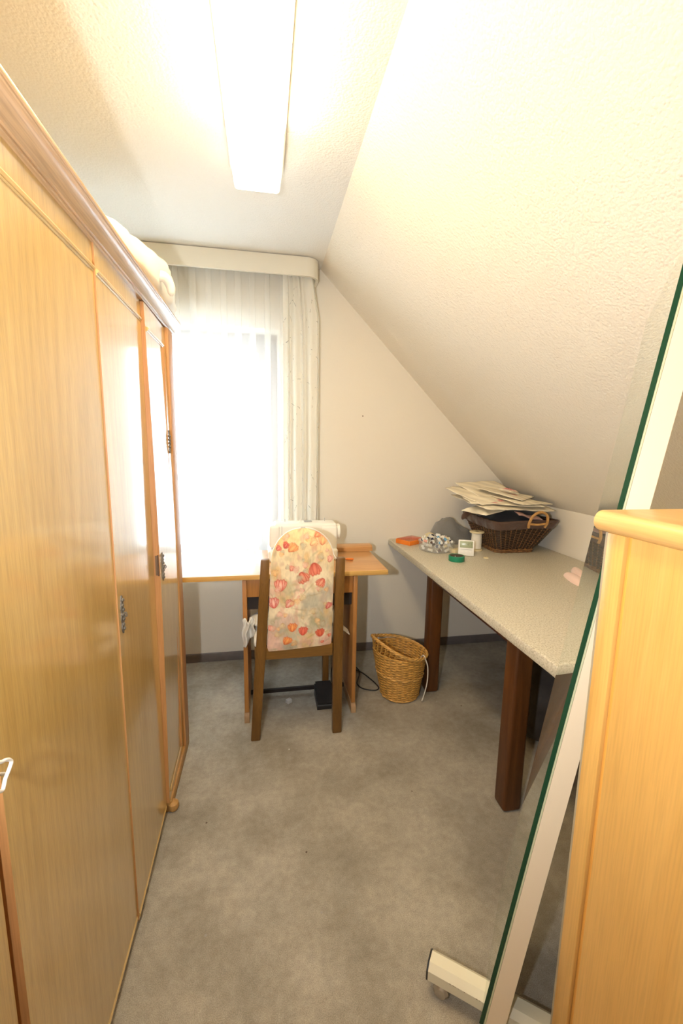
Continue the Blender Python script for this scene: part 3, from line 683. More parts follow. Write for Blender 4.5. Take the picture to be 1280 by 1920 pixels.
pb = MB().grid(pad_fn(-1), NU, NV, 'fabric')
po = pb.build('back_upholstery', ch, sharp=180)
uu, ww = np.meshgrid(np.linspace(0, 1, NU), np.linspace(0, 1, NV))
hw = np.array([pad_half(max(v, .0004)) for v in np.linspace(0, 1, NV)])[:, None]
colr = floral((uu - .5) * hw + .5, ww)
ca = po.data.color_attributes.new('print', 'FLOAT_COLOR', 'POINT')
ca.data.foreach_set('color', np.concatenate([colr, np.ones(colr.shape[:2] + (1,))], 2).astype(np.float32).ravel())
pk = MB().grid(pad_fn(1), 30, 60, 'cream_cloth')
f0, f1 = pad_fn(-1), pad_fn(1)
pk.grid(lambda u, v: tuple(Vector(f0(0, v)).lerp(Vector(f1(0, v)), u)), 3, 100, 'cream_cloth').grid(lambda u, v: tuple(Vector(f0(1, v)).lerp(Vector(f1(1, v)), u)), 3, 100, 'cream_cloth').grid(lambda u, v: tuple(Vector(f0(u, 1)).lerp(Vector(f1(u, 1)), v)), 40, 3, 'cream_cloth')
pk.build('back_lining', ch, sharp=60)
pip = [Vector(f0(1, v)) + Vector((.001, -.001, 0)) for v in [i / 40 * .24 for i in range(1, 41)]]
pip[-4:] = [p + Vector((.004 * (i + 1) / 2, -.002, -.001 * i)) for i, p in enumerate(pip[-4:])]
MB().tube(pip, .0022, 'string', 8).build('piping_cord', ch, label='loose pale piping cord at the right edge of the back')

# crumpled cloth on the chair seat
def crump(u, v):
    a = 2 * PI * u; r = math.sin(PI * min(.98, v * .9 + .02)) ** .55
    x = .145 + .225 * r * math.cos(a); y = 1.985 + .135 * r * math.sin(a)
    z = .478 + .066 * (1 - v) + .012 * nz(x * 16, y * 16) * (1 - v)
    return (x, y, z) if v < .97 else (x, y, .478)
cc = MB().grid(crump, 48, 16, 'cream_cloth', wrap=True)
ccr = thing('crumpled_cloth', 'crumpled white cloth lying on the chair seat and hanging over its left side', 'cloth', (.145, 1.985, .4755))
cc.build('cloth_heap', ccr, sharp=80)
def tail(u, v):
    x = -.104 + .048 * u + .010 * v * (u - .6) + .004 * math.sin(v * 9); y = 1.905 + .022 * math.sin(u * 10 + v * 2) + .02 * v
    z = .545 - (.150 - .075 * u) * v - .012 * (1 - u) + .006 * math.sin(u * 7 + 1)
    return (x, y, z)
tl = MB().grid(tail, 26, 16, 'cream_cloth'); tlo = tl.build('hanging_corner', ccr, sharp=80)
md = tlo.modifiers.new('thick', 'SOLIDIFY'); md.thickness = .003
MB().add([(.335, 1.93, .478), (.405, 1.95, .415), (.41, 2.02, .408), (.335, 2.04, .478), (.335, 1.93, .481), (.407, 1.95, .418), (.412, 2.02, .411), (.335, 2.04, .481)],
         [(3, 2, 1, 0), (4, 5, 6, 7), (0, 1, 5, 4), (1, 2, 6, 5), (2, 3, 7, 6), (3, 0, 4, 7)], 'cream_cloth').build('cloth_corner', ccr)

# foot pedal, its cord, and a scrap on the floor
pdl = thing('foot_pedal', 'black foot pedal on the carpet under the chair', 'pedal', (.30, 2.06, 0))
MB().prism([(1.985, .0), (2.126, .0), (2.126, .062), (2.118, .068), (1.99, .026), (1.985, .018)], 'x', .253, .345, 'black').build('housing', pdl)
MB().prism([(1.985, .027), (2.125, .071), (2.122, .078), (1.985, .034)], 'x', .258, .340, 'black').build('tread', pdl)
cpts = [(.33, 2.127, .02), (.36, 2.22, .004), (.385, 2.36, .004), (.42, 2.43, .004), (.50, 2.44, .004), (.54, 2.36, .004), (.545, 2.302, .0045), (.515, 2.22, .0045), (.506, 2.181, .004), (.527, 2.135, .004), (.586, 2.108, .004), (.616, 2.130, .004), (.601, 2.201, .004), (.56, 2.28, .0115), (.523, 2.344, .006), (.49, 2.43, .0115), (.45, 2.50, .005), (.42, 2.53, .03)]
tag(MB().tube(smoothpath(cpts, 6), .0036, 'black', 6).build('pedal_cord', sharp=80), 'black cord looping over the carpet beside the wicker basket', 'cord')
sc = MB().box((-.012, -.012, 0), (.016, .012, .020), 'scrap', .003, Matrix.Translation((.112, 2.07, .0005)) @ Matrix.Rotation(.6, 4, 'Z'))
tag(sc.build('plastic_scrap'), 'small pale plastic scrap on the carpet under the chair', 'scrap')

# ------------------------------------------------------------------ wicker waste basket
wk = thing('waste_basket', 'light wicker waste basket with slanted rim beside the table leg', 'basket', (.715, 2.065, 0))
def wrad(t): return .098 + .043 * t ** .9
def wpt(a, t, dr=0):
    cx, cy = .716 - .010 * t, 2.066 - .004 * t; r = wrad(t) + dr
    x = cx + r * math.cos(a); zt_ = .258 - .12 * (x - .706)
    return (x, cy + r * .97 * math.sin(a), .012 + t * (zt_ - .012))
NS = 26
wv = MB()
for k in range(34):
    t = k / 33; big = k in (0, 17, 18)
    pts = [wpt(2 * PI * i / (NS * 4), t, (.0032 if not big else .004) * math.sin(PI * i / 4 * 1.0 * 1 + (k % 2) * PI + PI / 4) + (.002 if big else 0)) for i in range(NS * 4)]
    wv.tube(pts, .0042 if not big else .0052, 'wicker' if not big else 'wicker2', 5, closed=True)
wv.build('woven_strands', wk, kind='stuff', sharp=80)
stk = MB()
for j in range(NS):
    a = 2 * PI * (j + .5) / NS
    stk.tube([wpt(a, t) for t in (0, .25, .5, .75, 1)], .0030, 'wicker', 5)
stk.build('stakes', wk, kind='stuff', sharp=80)
def rim_pt(a, dz=0, dr=0):
    cx, cy = .704, 2.062; r = .147 + dr; x = cx + r * math.cos(a)
    ex = max(0, -math.cos(a - .35)) ** 2
    return Vector((x, cy + r * .95 * math.sin(a), .274 - .20 * (x - .704) + .042 * ex + dz))
rm = MB()
for s_ in range(3):
    pts = []
    for i in range(120):
        a = 2 * PI * i / 120; tw = a * 11 + s_ * 2 * PI / 3; pts.append(rim_pt(a, .005 * math.sin(tw), .005 * math.cos(tw)))
    rm.tube(pts, .0048, 'wicker2', 6, closed=True)
rm.build('braided_rim', wk, sharp=80)
hs = MB()
for j in range(11):
    a = PI * .72 + j / 10 * PI * .62; p = Vector(wpt(a, 1)); q = rim_pt(a); q2 = rim_pt(a + .12)
    hs.tube([p, p.lerp(q2, .5), q2], .003, 'wicker', 5)
hs.build('handle_stakes', wk, kind='stuff', sharp=80)
MB().lathe([(0, .004), (.099, .004), (.102, .008), (.099, .014), (0, .014)], (.716, 2.066, 0), 'wicker', 36).build('basket_base', wk)
st = MB().tube(smoothpath([(.802, 2.03, .20), (.806, 1.975, .262), (.812, 1.957, .25), (.826, 1.953, .205), (.829, 1.958, .12), (.818, 1.965, .045), (.806, 1.962, .012)], 6), .0032, 'string', 6)
tag(st.build('white_string', sharp=80), 'white string hanging over the rim of the wicker waste basket', 'string')
pw = MB().hexa([(.868, 2.150, 0), (.900, 2.152, 0), (.900, 2.156, 0), (.868, 2.154, 0), (.885, 2.150, .24), (.893, 2.152, .24), (.893, 2.156, .24), (.885, 2.154, .24)], 'paperw')
tag(pw.build('paper_strip', loc=(.88, 2.153, 0)), 'narrow pale paper strip standing between wicker basket and far table leg', 'paper')

# ------------------------------------------------------------------ long table
tb = thing('long_table', 'long table with speckled worktop and dark stained legs on the right', 'table', (1.2, 1.7, 0))
ZW = .753
TX0, TY0 = .780, .946
tpz = [(TX0 + .006, ZW - .040), (TX0 + .001, ZW - .036), (TX0, ZW - .030), (TX0, ZW - .012), (TX0 + .003, ZW - .004), (TX0 + .010, ZW), (XK - .004, ZW), (XK - .004, ZW - .040)]
MB().prism(tpz, 'y', TY0, YB - .003, 'granite').build('worktop', tb, sharp=30)
for (x, y) in ((.858, 1.258), (.862, 2.045), (1.50, 1.258), (1.50, 2.045)):
    MB().box((x, y, 0), (x + .072, y + .072, ZW - .0405), 'dark', .012, seg=3).build('leg', tb)
box1('side_rail', (.872, 1.331, .635), (.895, 2.044, ZW - .0405), 'dark_y', tb, bev=.002)
box1('side_rail', (1.53, 1.331, .635), (1.553, 2.044, ZW - .0405), 'dark_y', tb, bev=.002)
box1('end_rail', (.931, 1.28, .635), (1.499, 1.303, ZW - .0405), 'dark', tb, bev=.002)
box1('end_rail', (.935, 2.07, .635), (1.499, 2.093, ZW - .0405), 'dark', tb, bev=.002)

# bag under the table
def bag(u, v):
    a = 2 * PI * u; r = math.sin(PI * (v * .93 + .035)) ** .5
    x = 1.27 + .19 * r * math.cos(a); y = 1.62 + .15 * r * math.sin(a); z = .40 * (1 - v)
    w = .035 * nz(x * 7, y * 7, z * 9)
    return (x + w * math.cos(a), y + w * math.sin(a), max(0.001, z + .02 * nz(x * 9, y * 9)) if v < .98 else .001)
tag(MB().grid(bag, 40, 20, 'bagm', wrap=True).build('dark_bag', sharp=70, loc=(1.27, 1.62, 0)), 'dark crumpled bag on the carpet in the shadow under the long table', 'bag')

# ------------------------------------------------------------------ dark lined basket on the table
bk = thing('lined_basket', 'dark wicker basket with brown cloth liner in the corner of the worktop', 'basket', (1.40, 2.28, ZW))
BX, BY = (1.285, 1.510), (2.145, 2.40)         # base
UX, UY = (1.222, 1.600), (2.055, 2.470)        # rim
BZ0, BZ1 = ZW + .020, .945
def rrect(t, s, r=.035):
    """point s 0..1 on the rounded rectangle at height fraction t"""
    x0, x1 = BX[0] + (UX[0] - BX[0]) * t, BX[1] + (UX[1] - BX[1]) * t; y0, y1 = BY[0] + (UY[0] - BY[0]) * t, BY[1] + (UY[1] - BY[1]) * t
    w_, h_ = x1 - x0 - 2 * r, y1 - y0 - 2 * r; q = PI * r / 2; Lt = 2 * (w_ + h_) + 4 * q; d_ = s * Lt
    segs = [('l', (x0 + r, y0), (1, 0), w_, (0, -1)), ('c', (x1 - r, y0 + r), -PI / 2, q, 0), ('l', (x1, y0 + r), (0, 1), h_, (1, 0)), ('c', (x1 - r, y1 - r), 0, q, 0), ('l', (x1 - r, y1), (-1, 0), w_, (0, 1)), ('c', (x0 + r, y1 - r), PI / 2, q, 0), ('l', (x0, y1 - r), (0, -1), h_, (-1, 0)), ('c', (x0 + r, y0 + r), PI, q, 0)]
    for k, p, a, L_, n in segs:
        if d_ <= L_ + 1e-9:
            if k == 'l': return Vector((p[0] + a[0] * d_, p[1] + a[1] * d_, 0)), Vector((n[0], n[1], 0))
            an = a + d_ / r; return Vector((p[0] + r * math.cos(an), p[1] + r * math.sin(an), 0)), Vector((math.cos(an), math.sin(an), 0))
        d_ -= L_
    return Vector((x0 + r, y0, 0)), Vector((0, -1, 0))
ND = 44
dw = MB()
for k in range(24):
    t = k / 23; pts = []
    for i in range(ND * 4):
        p, n = rrect(t, i / (ND * 4)); p += n * .0035 * math.sin(PI * i / 4 + (k % 2) * PI + PI / 4); p.z = BZ0 + t * (BZ1 - BZ0); pts.append(p)
    dw.tube(pts, .0044, 'dwick', 5, closed=True)
dw.build('woven_strands', bk, kind='stuff', sharp=80)
ds = MB()
for j in range(ND):
    ps = []
    for t in (0, .33, .66, 1):
        p, n = rrect(t, (j + .5) / ND); p += n * .003; p.z = BZ0 + t * (BZ1 - BZ0); ps.append(p)
    ds.tube(ps, .0036, 'dwick2', 5)
ds.build('stakes', bk, kind='stuff', sharp=80)
bb = MB()
for dz, dr in ((.006, .003), (.016, .004)):
    pts = []
    for i in range(120):
        p, n = rrect(0, i / 120); p += n * (dr + .003 * math.sin(i * 1.4)); p.z = ZW + dz + .002 * math.sin(i * 1.4 + dz * 90); pts.append(p)
    bb.tube(pts, .0062, 'dwick2', 6, closed=True)
bb.build('base_braid', bk, sharp=80)
box1('basket_base', (BX[0] + .01, BY[0] + .01, ZW + .004), (BX[1] - .01, BY[1] - .01, ZW + .018), 'dwick', bk)
def linerf(u, v):
    # v: 0 outer hem, .5 over the rim, 1 inside
    if v < .5: t, dr, z = 1 - .27 * (1 - v * 2), .013 + .003 * math.sin(u * 90) * (1 - 2 * v), .950 - .050 * (1 - v * 2) + .006 * math.sin(u * 2 * PI * 2.0)
    else: t, dr, z = 1 - .50 * (v - .5), .006 - .05 * (v - .5), .950 - .05 * (v - .5) * 2 + .006 * math.sin(u * 2 * PI * 2.0) * (1 - v) * 2
    p, n = rrect(t, u % 1.0); p += n * (dr + .003 * nz(u * 60, v * 5)); return (p.x, p.y, z)
MB().grid(linerf, 150, 13, 'liner', wrap=True).build('cloth_liner', bk, sharp=80)
hl = MB().tube(smoothpath([(1.405, 2.052, .915), (1.400, 2.040, .945), (1.415, 2.030, .985), (1.455, 2.028, 1.003), (1.495, 2.030, .985), (1.507, 2.040, .945), (1.502, 2.052, .915)], 6), .0075, 'loop', 8)
hl.tube(smoothpath([(1.398, 2.041, .938), (1.45, 2.036, .934), (1.51, 2.041, .938)], 5), .006, 'loop', 8)
hl.build('handle', bk, sharp=80)
bw = MB().tube(smoothpath([(1.235, 2.26, .955), (1.19, 2.25, .985), (1.145, 2.25, .968), (1.118, 2.26, .930)], 5), [.010, .012, .014, .014, .013, .012, .012, .013, .015, .017, .018, .018, .017, .015, .010, .004], 'liner', 8)
bw.build('liner_bow', bk, sharp=80)
# fill of the basket: dark cloth and a stack of folded printed fabric
def heap(u, v):
    a = 2 * PI * u; r = 1 - v
    x = 1.410 + .175 * r * math.copysign(abs(math.cos(a)) ** .6, math.cos(a)); y = 2.265 + .190 * r * math.copysign(abs(math.sin(a)) ** .6, math.sin(a))
    return (x, y, .905 + .112 * math.sin(v * PI / 2) ** .6 + .020 * nz(x * 14, y * 14))
tag(MB().grid(heap, 50, 14, 'blackcloth', wrap=True).build('black_cloth', loc=(1.385, 2.265, .9), sharp=80), 'black cloth stuffed in the dark basket under the folded cream fabric', 'cloth')
rc = MB().grid(lambda u, v: (1.345 + .15 * u, 2.055 + .05 * v - .010 * math.sin(v * 3), .985 - .035 * u + .015 * v + .004 * math.sin(u * 9)), 14, 6, 'rosecloth').build('rose_cloth', loc=(1.42, 2.08, .97), sharp=80)
rc.modifiers.new('thick', 'SOLIDIFY').thickness = .004
tag(rc, 'dusty rose strip of cloth peeping out by the basket handle', 'cloth')
def sheetpaint(o, fl):
    me = o.data; n = len(me.vertices); co = np.zeros(n * 3); me.vertices.foreach_get('co', co); co = co.reshape(-1, 3)
    c = np.zeros((n, 4)); c[:, :3] = lin(240, 230, 206); c[:, 3] = 1
    c[:, :3] *= (.94 + .1 * np.sin(co[:, :1] * 70 + co[:, 1:2] * 53))
    for (x, y, r) in fl:
        d_ = np.hypot(co[:, 0] + o.location.x - x, co[:, 1] + o.location.y - y) / r
        k = np.clip(1.2 - d_, 0, 1)[:, None]; a = (.5 + .5 * np.sin(d_ * 9 + np.arctan2(co[:, 1] + o.location.y - y, co[:, 0] + o.location.x - x) * 5))[:, None]
        c[:, :3] = c[:, :3] * (1 - k) + k * (lin(206, 84, 90) * a + lin(238, 176, 170) * (1 - a))
    me.color_attributes.new('print', 'FLOAT_COLOR', 'POINT').data.foreach_set('color', c.astype(np.float32).ravel())
def sheet(cx, cy, z, lx, ly, rot, tilt, seed, fl, label, droop=.02):
    rg = random.Random(int(seed * 10)); cr = [(rg.uniform(0, PI), rg.uniform(-.12, .12), rg.uniform(-.22, .22)) for _ in range(4)]
    def fn(u, v):
        a, b = (u - .5) * lx, (v - .5) * ly; k, q = math.cos(rot), math.sin(rot)
        x, y = a * k - b * q, a * q + b * k
        r = max(abs(u - .5), abs(v - .5)) * 2
        zz = z + tilt[0] * x + tilt[1] * y - .35 * droop * r ** 4 + .005 * nz(x * 14 + seed, y * 14, seed)
        for an, off, sl in cr: zz += sl * .12 * abs(x * math.cos(an) + y * math.sin(an) - off)
        ex = .012 * nz(u * 4, v * 4, seed) ; x += ex; y += ex
        zz = min(zz, ZC + (cx + x - XR) * (ZK - ZC) / (XK - XR) - .014)
        return (cx + x, min(cy + y, YB - .02), zz)
    o = MB().grid(fn, 40, 34, 'paper').build('folded_fabric', loc=(cx, cy, z), sharp=25)
    o.modifiers.new('thick', 'SOLIDIFY').thickness = .0025
    sheetpaint(o, fl)
    return tag(o, label, 'fabric', 'folded printed fabrics in the dark basket')
T1 = .26
sheet(1.36, 2.265, 1.030, .44, .38, .08, (-.03, .10), 1.0, [], 'lowest wide cream fabric piece draped over the black cloth in the basket', .03)
sheet(1.225, 2.19, 1.010, .20, .18, .35, (.10, .05), 2.0, [], 'white fabric piece hanging low at the left front of the dark basket', .05)
sheet(1.33, 2.28, 1.056, .42, .36, -.12, (-.03, .16), 3.3, [(1.245, 2.135, .020)], 'cream fabric piece with a red rose spot, middle of the basket stack', .02)
sheet(1.43, 2.20, 1.058, .27, .25, .38, (-.10, .10), 4.1, [(1.43, 2.24, .03)], 'cream fabric piece at the right front of the basket stack', .02)
sheet(1.27, 2.30, 1.076, .34, .30, .30, (.02, .20), 5.2, [(1.30, 2.17, .022)], 'plain cream fabric piece with a pink spot at the left of the stack', .015)
sheet(1.385, 2.27, 1.086, .26, .26, .75, (-.14, .12), 7.2, [(1.40, 2.20, .02)], 'cream diamond laid fabric piece near the top of the basket stack', .012)
sheet(1.315, 2.36, 1.104, .28, .24, .12, (.0, .22), 8.3, [], 'topmost plain cream fabric piece leaning back against the slope', .01)
sheet(1.385, 2.235, 1.100, .085, .08, .6, (-.1, .1), 6.4, [(1.39, 2.235, .040), (1.375, 2.25, .02)], 'small crumpled fabric with pink roses on top of the basket stack', .012)

# ------------------------------------------------------------------ small things on the worktop
Z0 = ZW + .0004
ob = thing('orange_case', 'flat orange plastic case with clear lid at the wall end of the worktop', 'case', (.90, 2.44, ZW))
Mo = Matrix.Translation((.885, 2.455, Z0)) @ Matrix.Rotation(.55, 4, 'Z')
om = MB()
for a, b in (((-.075, -.055, 0), (.075, -.048, .026)), ((-.075, .048, 0), (.075, .055, .026)), ((-.075, -.048, 0), (-.068, .048, .026)), ((.068, -.048, 0), (.075, .048, .026)), ((-.068, -.048, 0), (.068, .048, .004))): om.box(a, b, 'orange', .001, Mo)
om.build('tray', ob); MB().box((-.072, -.052, .0262), (.072, .052, .030), 'clearorange', .001, Mo).build('lid', ob)
tu = thing('clear_tub', 'round clear plastic tub heaped with thread spools', 'tub', (.972, 2.262, ZW))
MB().lathe([(0, 0.0006), (.092, .0006), (.098, .004), (.101, .050), (.104, .052), (.104, .054), (.101, .055)], (.972, 2.262, Z0), 'clear', 40).build('tub_wall', tu)
def spool_mesh(th):
    b = MB(); b.lathe([(.0, 0), (.0085, 0), (.0085, .003), (.0075, .004)], (0, 0, -.017), 'plasticw', 12); b.lathe([(.0072, .0), (.0082, .002), (.0082, .022), (.0072, .024)], (0, 0, -.012), th, 12); b.lathe([(.0075, 0), (.0085, .001), (.0085, .004), (.003, .004), (.002, .001)], (0, 0, .013), 'plasticw', 12)
    return b
protos = {}
rng = random.Random(11)
cols = [('navy', 'navy blue'), ('thread', 'white'), ('brownt', 'dark brown'), ('blue', 'light blue'), ('thread', 'white'), ('pink', 'salmon pink'), ('navy', 'navy blue'), ('thread', 'white'), ('beige', 'beige'), ('thread', 'white'), ('brownt', 'dark brown'), ('thread', 'white'), ('beige', 'beige')]
spots = []
for ring, (n, r, z) in enumerate(((11, .080, .058), (9, .058, .070), (5, .032, .078), (2, .01, .086), (9, .070, .036), (10, .080, .014))):
    for k in range(n):
        a = 2 * PI * k / n + ring * .4; spots.append((a, ring, .972 + r * math.cos(a), 2.262 + r * math.sin(a), Z0 + z))
SIDE = ['right', 'back right', 'back', 'back left', 'left', 'front left', 'front', 'front right']
LAYER = ['rim layer', 'second layer', 'upper layer', 'very top', 'middle layer', 'bottom layer']
for i, (an_, ring, *p) in enumerate(spots):
    key, nm = cols[(i * 5 + i // 4) % len(cols)]
    if key not in protos:
        o = spool_mesh(key).build('thread_spool'); protos[key] = o
    else:
        o = protos[key].copy(); COL.objects.link(o)
    tag(o, '%s thread spool at the %s of the %s in the clear tub' % (nm, SIDE[round(an_ / (PI / 4)) % 8], LAYER[ring]), 'spool', 'thread spools in the clear tub')
    o.location = p; o.scale = (.92, .92, .80); o.rotation_euler = (PI / 2 + rng.uniform(-.5, .5), rng.uniform(-.4, .4), rng.uniform(0, 6.28))
pc = MB().lathe([(0, 0), (.034, 0), (.038, .006), (.036, .016), (.026, .022), (0, .024)], (0, 0, 0), 'flange', 20, Matrix.Translation((.985, 2.40, Z0 + .034)) @ Matrix.Rotation(.9, 4, 'X'))
tag(pc.build('pincushion', loc=(.985, 2.40, ZW)), 'round beige pincushion leaning on the grey cloth behind the tub', 'pincushion')
def gcloth(u, v):
    a = 2 * PI * u; r = math.sin(PI / 2 * v) ** .8 if v < 1 else 1
    x, y = 1.155 + .175 * r * math.cos(a), 2.465 + .092 * r * math.sin(a)
    peak = .125 * math.exp(-((x - 1.085) / .085) ** 4) + .085 * math.exp(-((x - 1.20) / .07) ** 2) + .05 * math.exp(-((x - 1.28) / .05) ** 2)
    q = x * 38 + 22 * y + 2.5 * nz(x * 12, y * 12)
    z = ZW + .002 + peak * (1 - r ** 4) + (1 - r ** 3) * (.014 * (1 - abs(math.sin(q))) + .014 * nz(x * 20, y * 20))
    return (x, y, max(z, ZW + .001) if v < 1 else ZW + .0005)
tag(MB().grid(gcloth, 90, 36, 'greycloth', wrap=True).build('grey_cloth', loc=(1.135, 2.47, ZW), sharp=80), 'grey folded cloth heaped against the wall behind the tub', 'cloth')
bs = thing('large_spool', 'large white thread spool with cream flanges before the dark basket', 'spool', (1.203, 2.232, ZW))
MB().lathe([(0, 0), (.036, 0), (.037, .003), (.036, .008), (.022, .010)], (1.203, 2.232, Z0), 'flange', 28).build('lower_flange', bs)
MB().lathe([(.022, .0), (.029, .002), (.0295, .045), (.028, .088), (.022, .090)], (1.203, 2.232, Z0 + .0102), 'thread', 28).build('thread_winding', bs)
MB().lathe([(.022, 0), (.040, .002), (.041, .006), (.039, .010), (.012, .011), (.011, .004), (0, .004)], (1.203, 2.232, Z0 + .1004), 'flange', 28).build('upper_flange', bs)
MB().lathe([(0, 0), (.011, 0), (.011, .0008), (0, .0008)], (1.203, 2.232, Z0 + .1100), 'void', 16).build('spindle_hole_shade', bs)  # dark disc, shade inside the hole put into its colour
cl = thing('digital_timer', 'small white digital timer with green display standing on the worktop', 'timer', (1.075, 2.10, ZW))
Mc = Matrix.Translation((1.078, 2.105, Z0)) @ Matrix.Rotation(-.42, 4, 'Z') @ Matrix.Rotation(-.20, 4, 'X')
MB().box((-.042, 0, .002), (.042, .014, .088), 'plasticw', .004, Mc).build('casing', cl)
MB().box((-.034, -.0012, .045), (.034, .001, .081), 'lcd', .0004, Mc).build('display', cl)
dg = MB()
def seg7(x, z, on, w=.006, h=.006):
    S7 = {'a': (x, x + w, z + 2 * h, z + 2 * h + .0012), 'g': (x, x + w, z + h, z + h + .0012), 'd': (x, x + w, z, z + .0012), 'b': (x + w, x + w + .0012, z + h, z + 2 * h), 'c': (x + w, x + w + .0012, z, z + h), 'e': (x - .0012, x, z, z + h), 'f': (x - .0012, x, z + h, z + 2 * h)}
    for s_ in on: q = S7[s_]; dg.box((q[0], -.0017, q[2]), (q[1], -.0013, q[3]), 'lcdtext', 0, Mc)
seg7(.008, .060, 'abged'); seg7(.019, .060, 'abc')
dg.build('digits', cl)
bt = MB()
for x in (-.022, 0, .022): bt.box((x - .007, -.0018, .018), (x + .007, .0005, .026), 'white', .001, Mc)
bt.box((-.03, -.001, .035), (.03, .0005, .0365), 'machine_gray', 0, Mc)
bt.build('buttons', cl)
MB().hexa([tuple(Mc @ Vector(p)) for p in ((-.02, .014, .03), (.02, .014, .03), (.02, .016, .03), (-.02, .016, .03), (-.02, .014, .06), (.02, .014, .06), (.02, .016, .06), (-.02, .016, .06))], 'plasticw').build('stand_clip', cl)
gt = thing('tape_roll', 'round green tin with dark contents in front of the digital timer', 'tin', (.985, 2.025, ZW))
MB().lathe([(0, 0), (.040, 0), (.041, .002), (.041, .026), (.039, .028), (.036, .028), (.036, .004), (0, .004)], (.985, 2.025, Z0), 'green', 36).build('tin_wall', gt)
MB().lathe([(0, 0), (.0355, 0), (.0355, .0222), (.03, .0232), (0, .0232)], (.985, 2.025, Z0 + .0045), 'darktape', 28).build('contents', gt)
gp = MB().lathe([(0, -.003), (.003, 0), (0, .003)], (.968, 2.005, Z0 + .0295), 'plasticw', 8)
tag(gp.build('white_bead', loc=(.968, 2.005, ZW + .03)), 'tiny white bead lying in the green tin', 'bead')
bu = MB().lathe([(0, 0), (.012, 0), (.013, .002), (.012, .005), (.009, .004), (0, .004)], (1.166, 2.048, Z0), 'beige', 20)
tag(bu.build('cream_button', loc=(1.166, 2.048, ZW)), 'small cream button disc on the worktop before the dark basket', 'button')
for j, (x, y, rz, z) in enumerate(((1.366, 1.630, -1.78, 0), (1.448, 1.708, -2.0, 0))):
    def padf(u, v, x=x, y=y, rz=rz):
        a = 2 * PI * u; r = math.sin(PI / 2 * v); X, Y = .092 * r * math.cos(a), .024 * r * math.sin(a) * (1 + .25 * math.cos(a))
        k, q = math.cos(rz), math.sin(rz)
        return (x + X * k - Y * q, y + X * q + Y * k, Z0 + (.004 + .024 * (1 - r ** 4)) * (v < 1))
    tag(MB().grid(padf, 32, 10, 'pad', wrap=True).build('shoulder_pad', loc=(x, y, ZW), sharp=80), ('pale pink shoulder pad nearer the worktop front edge' if j == 0 else 'pale pink shoulder pad nearer the knee wall'), 'pad', 'pink pads on the worktop')
ty = MB().box((-.03, -.02, 0), (.03, .02, .02), 'flange', .002, Matrix.Translation((1.06, 2.19, Z0)) @ Matrix.Rotation(.4, 4, 'Z'))
tag(ty.build('beige_box', loc=(1.06, 2.19, ZW)), 'low beige cardboard box between the clear tub and the timer', 'box')

# ------------------------------------------------------------------ standing mirror on castors
mr = thing('standing_mirror', 'tall tilted mirror with green glass edge and white frame on castors', 'mirror', (.6, .8, 0))
E_ = Vector((.78, .958, .753)); az, ti = math.radians(36.7), math.radians(7.8)
nM = Vector((-math.cos(ti) * math.cos(az), math.cos(ti) * math.sin(az), math.sin(ti)))
def onplane(p): p = Vector(p); return p - nM * (p - E_).dot(nM)
N0, N1 = onplane((.505, .716, .06)), onplane((.771, .722, 1.733))
F0, F1 = onplane((.668, .93, .07)), onplane((.957, .985, 1.662))
def slab(q, d0, d1, mat, side_mat=None):
    mb = MB(); lo = [p - nM * d0 for p in q]; hi = [p - nM * d1 for p in q]
    mb.add(lo + hi, [(0, 1, 2, 3)], mat); mb.add(lo + hi, [(7, 6, 5, 4), (0, 4, 5, 1), (1, 5, 6, 2), (2, 6, 7, 3), (3, 7, 4, 0)], side_mat or mat)
    return mb
N0, N1, F0, F1 = [Vector((0, 0, 1.34)) + (p - Vector((0, 0, 1.34))) * .955 for p in (onplane((.488, .735, -.008)), N1, F0, F1)]
q = [N0, N1, F1, F0]
slab(q, 0, .0085, 'mirror', 'gedge').build('mirror_glass', mr)
slab(q, .009, .0125, 'putty').build('backing_board', mr)
wd = (F0 - N0).normalized(); ud = (N1 - N0).normalized(); wd1 = (F1 - N1).normalized()
def bar(a, b, wa, wb_, d0, d1, mat): return slab([a, b, b + wb_, a + wa], d0, d1, mat)
bar(N0 - ud * .0, N1, wd * .02, wd1 * .02, .0130, .050, 'post').build('frame_post', mr)
bar(F0 - ud * .06 - wd * .03, F1 - wd1 * .03, wd * .03, wd1 * .03, .0130, .050, 'post').build('frame_post', mr)
slab([N0 + wd * .0205, N0 + wd * .0205 + ud * .03, F0 - wd * .0205 + ud * .03, F0 - wd * .0205], .0130, .045, 'post').build('frame_rail', mr)
slab([N1 + wd1 * .0305 - ud * .03, N1 + wd1 * .0305, F1 - wd1 * .0305, F1 - wd1 * .0305 - ud * .03], .0130, .045, 'post').build('frame_rail', mr)
fd = Vector((.80, -.60, 0)).normalized(); fs_ = Vector((fd.y, -fd.x, 0))
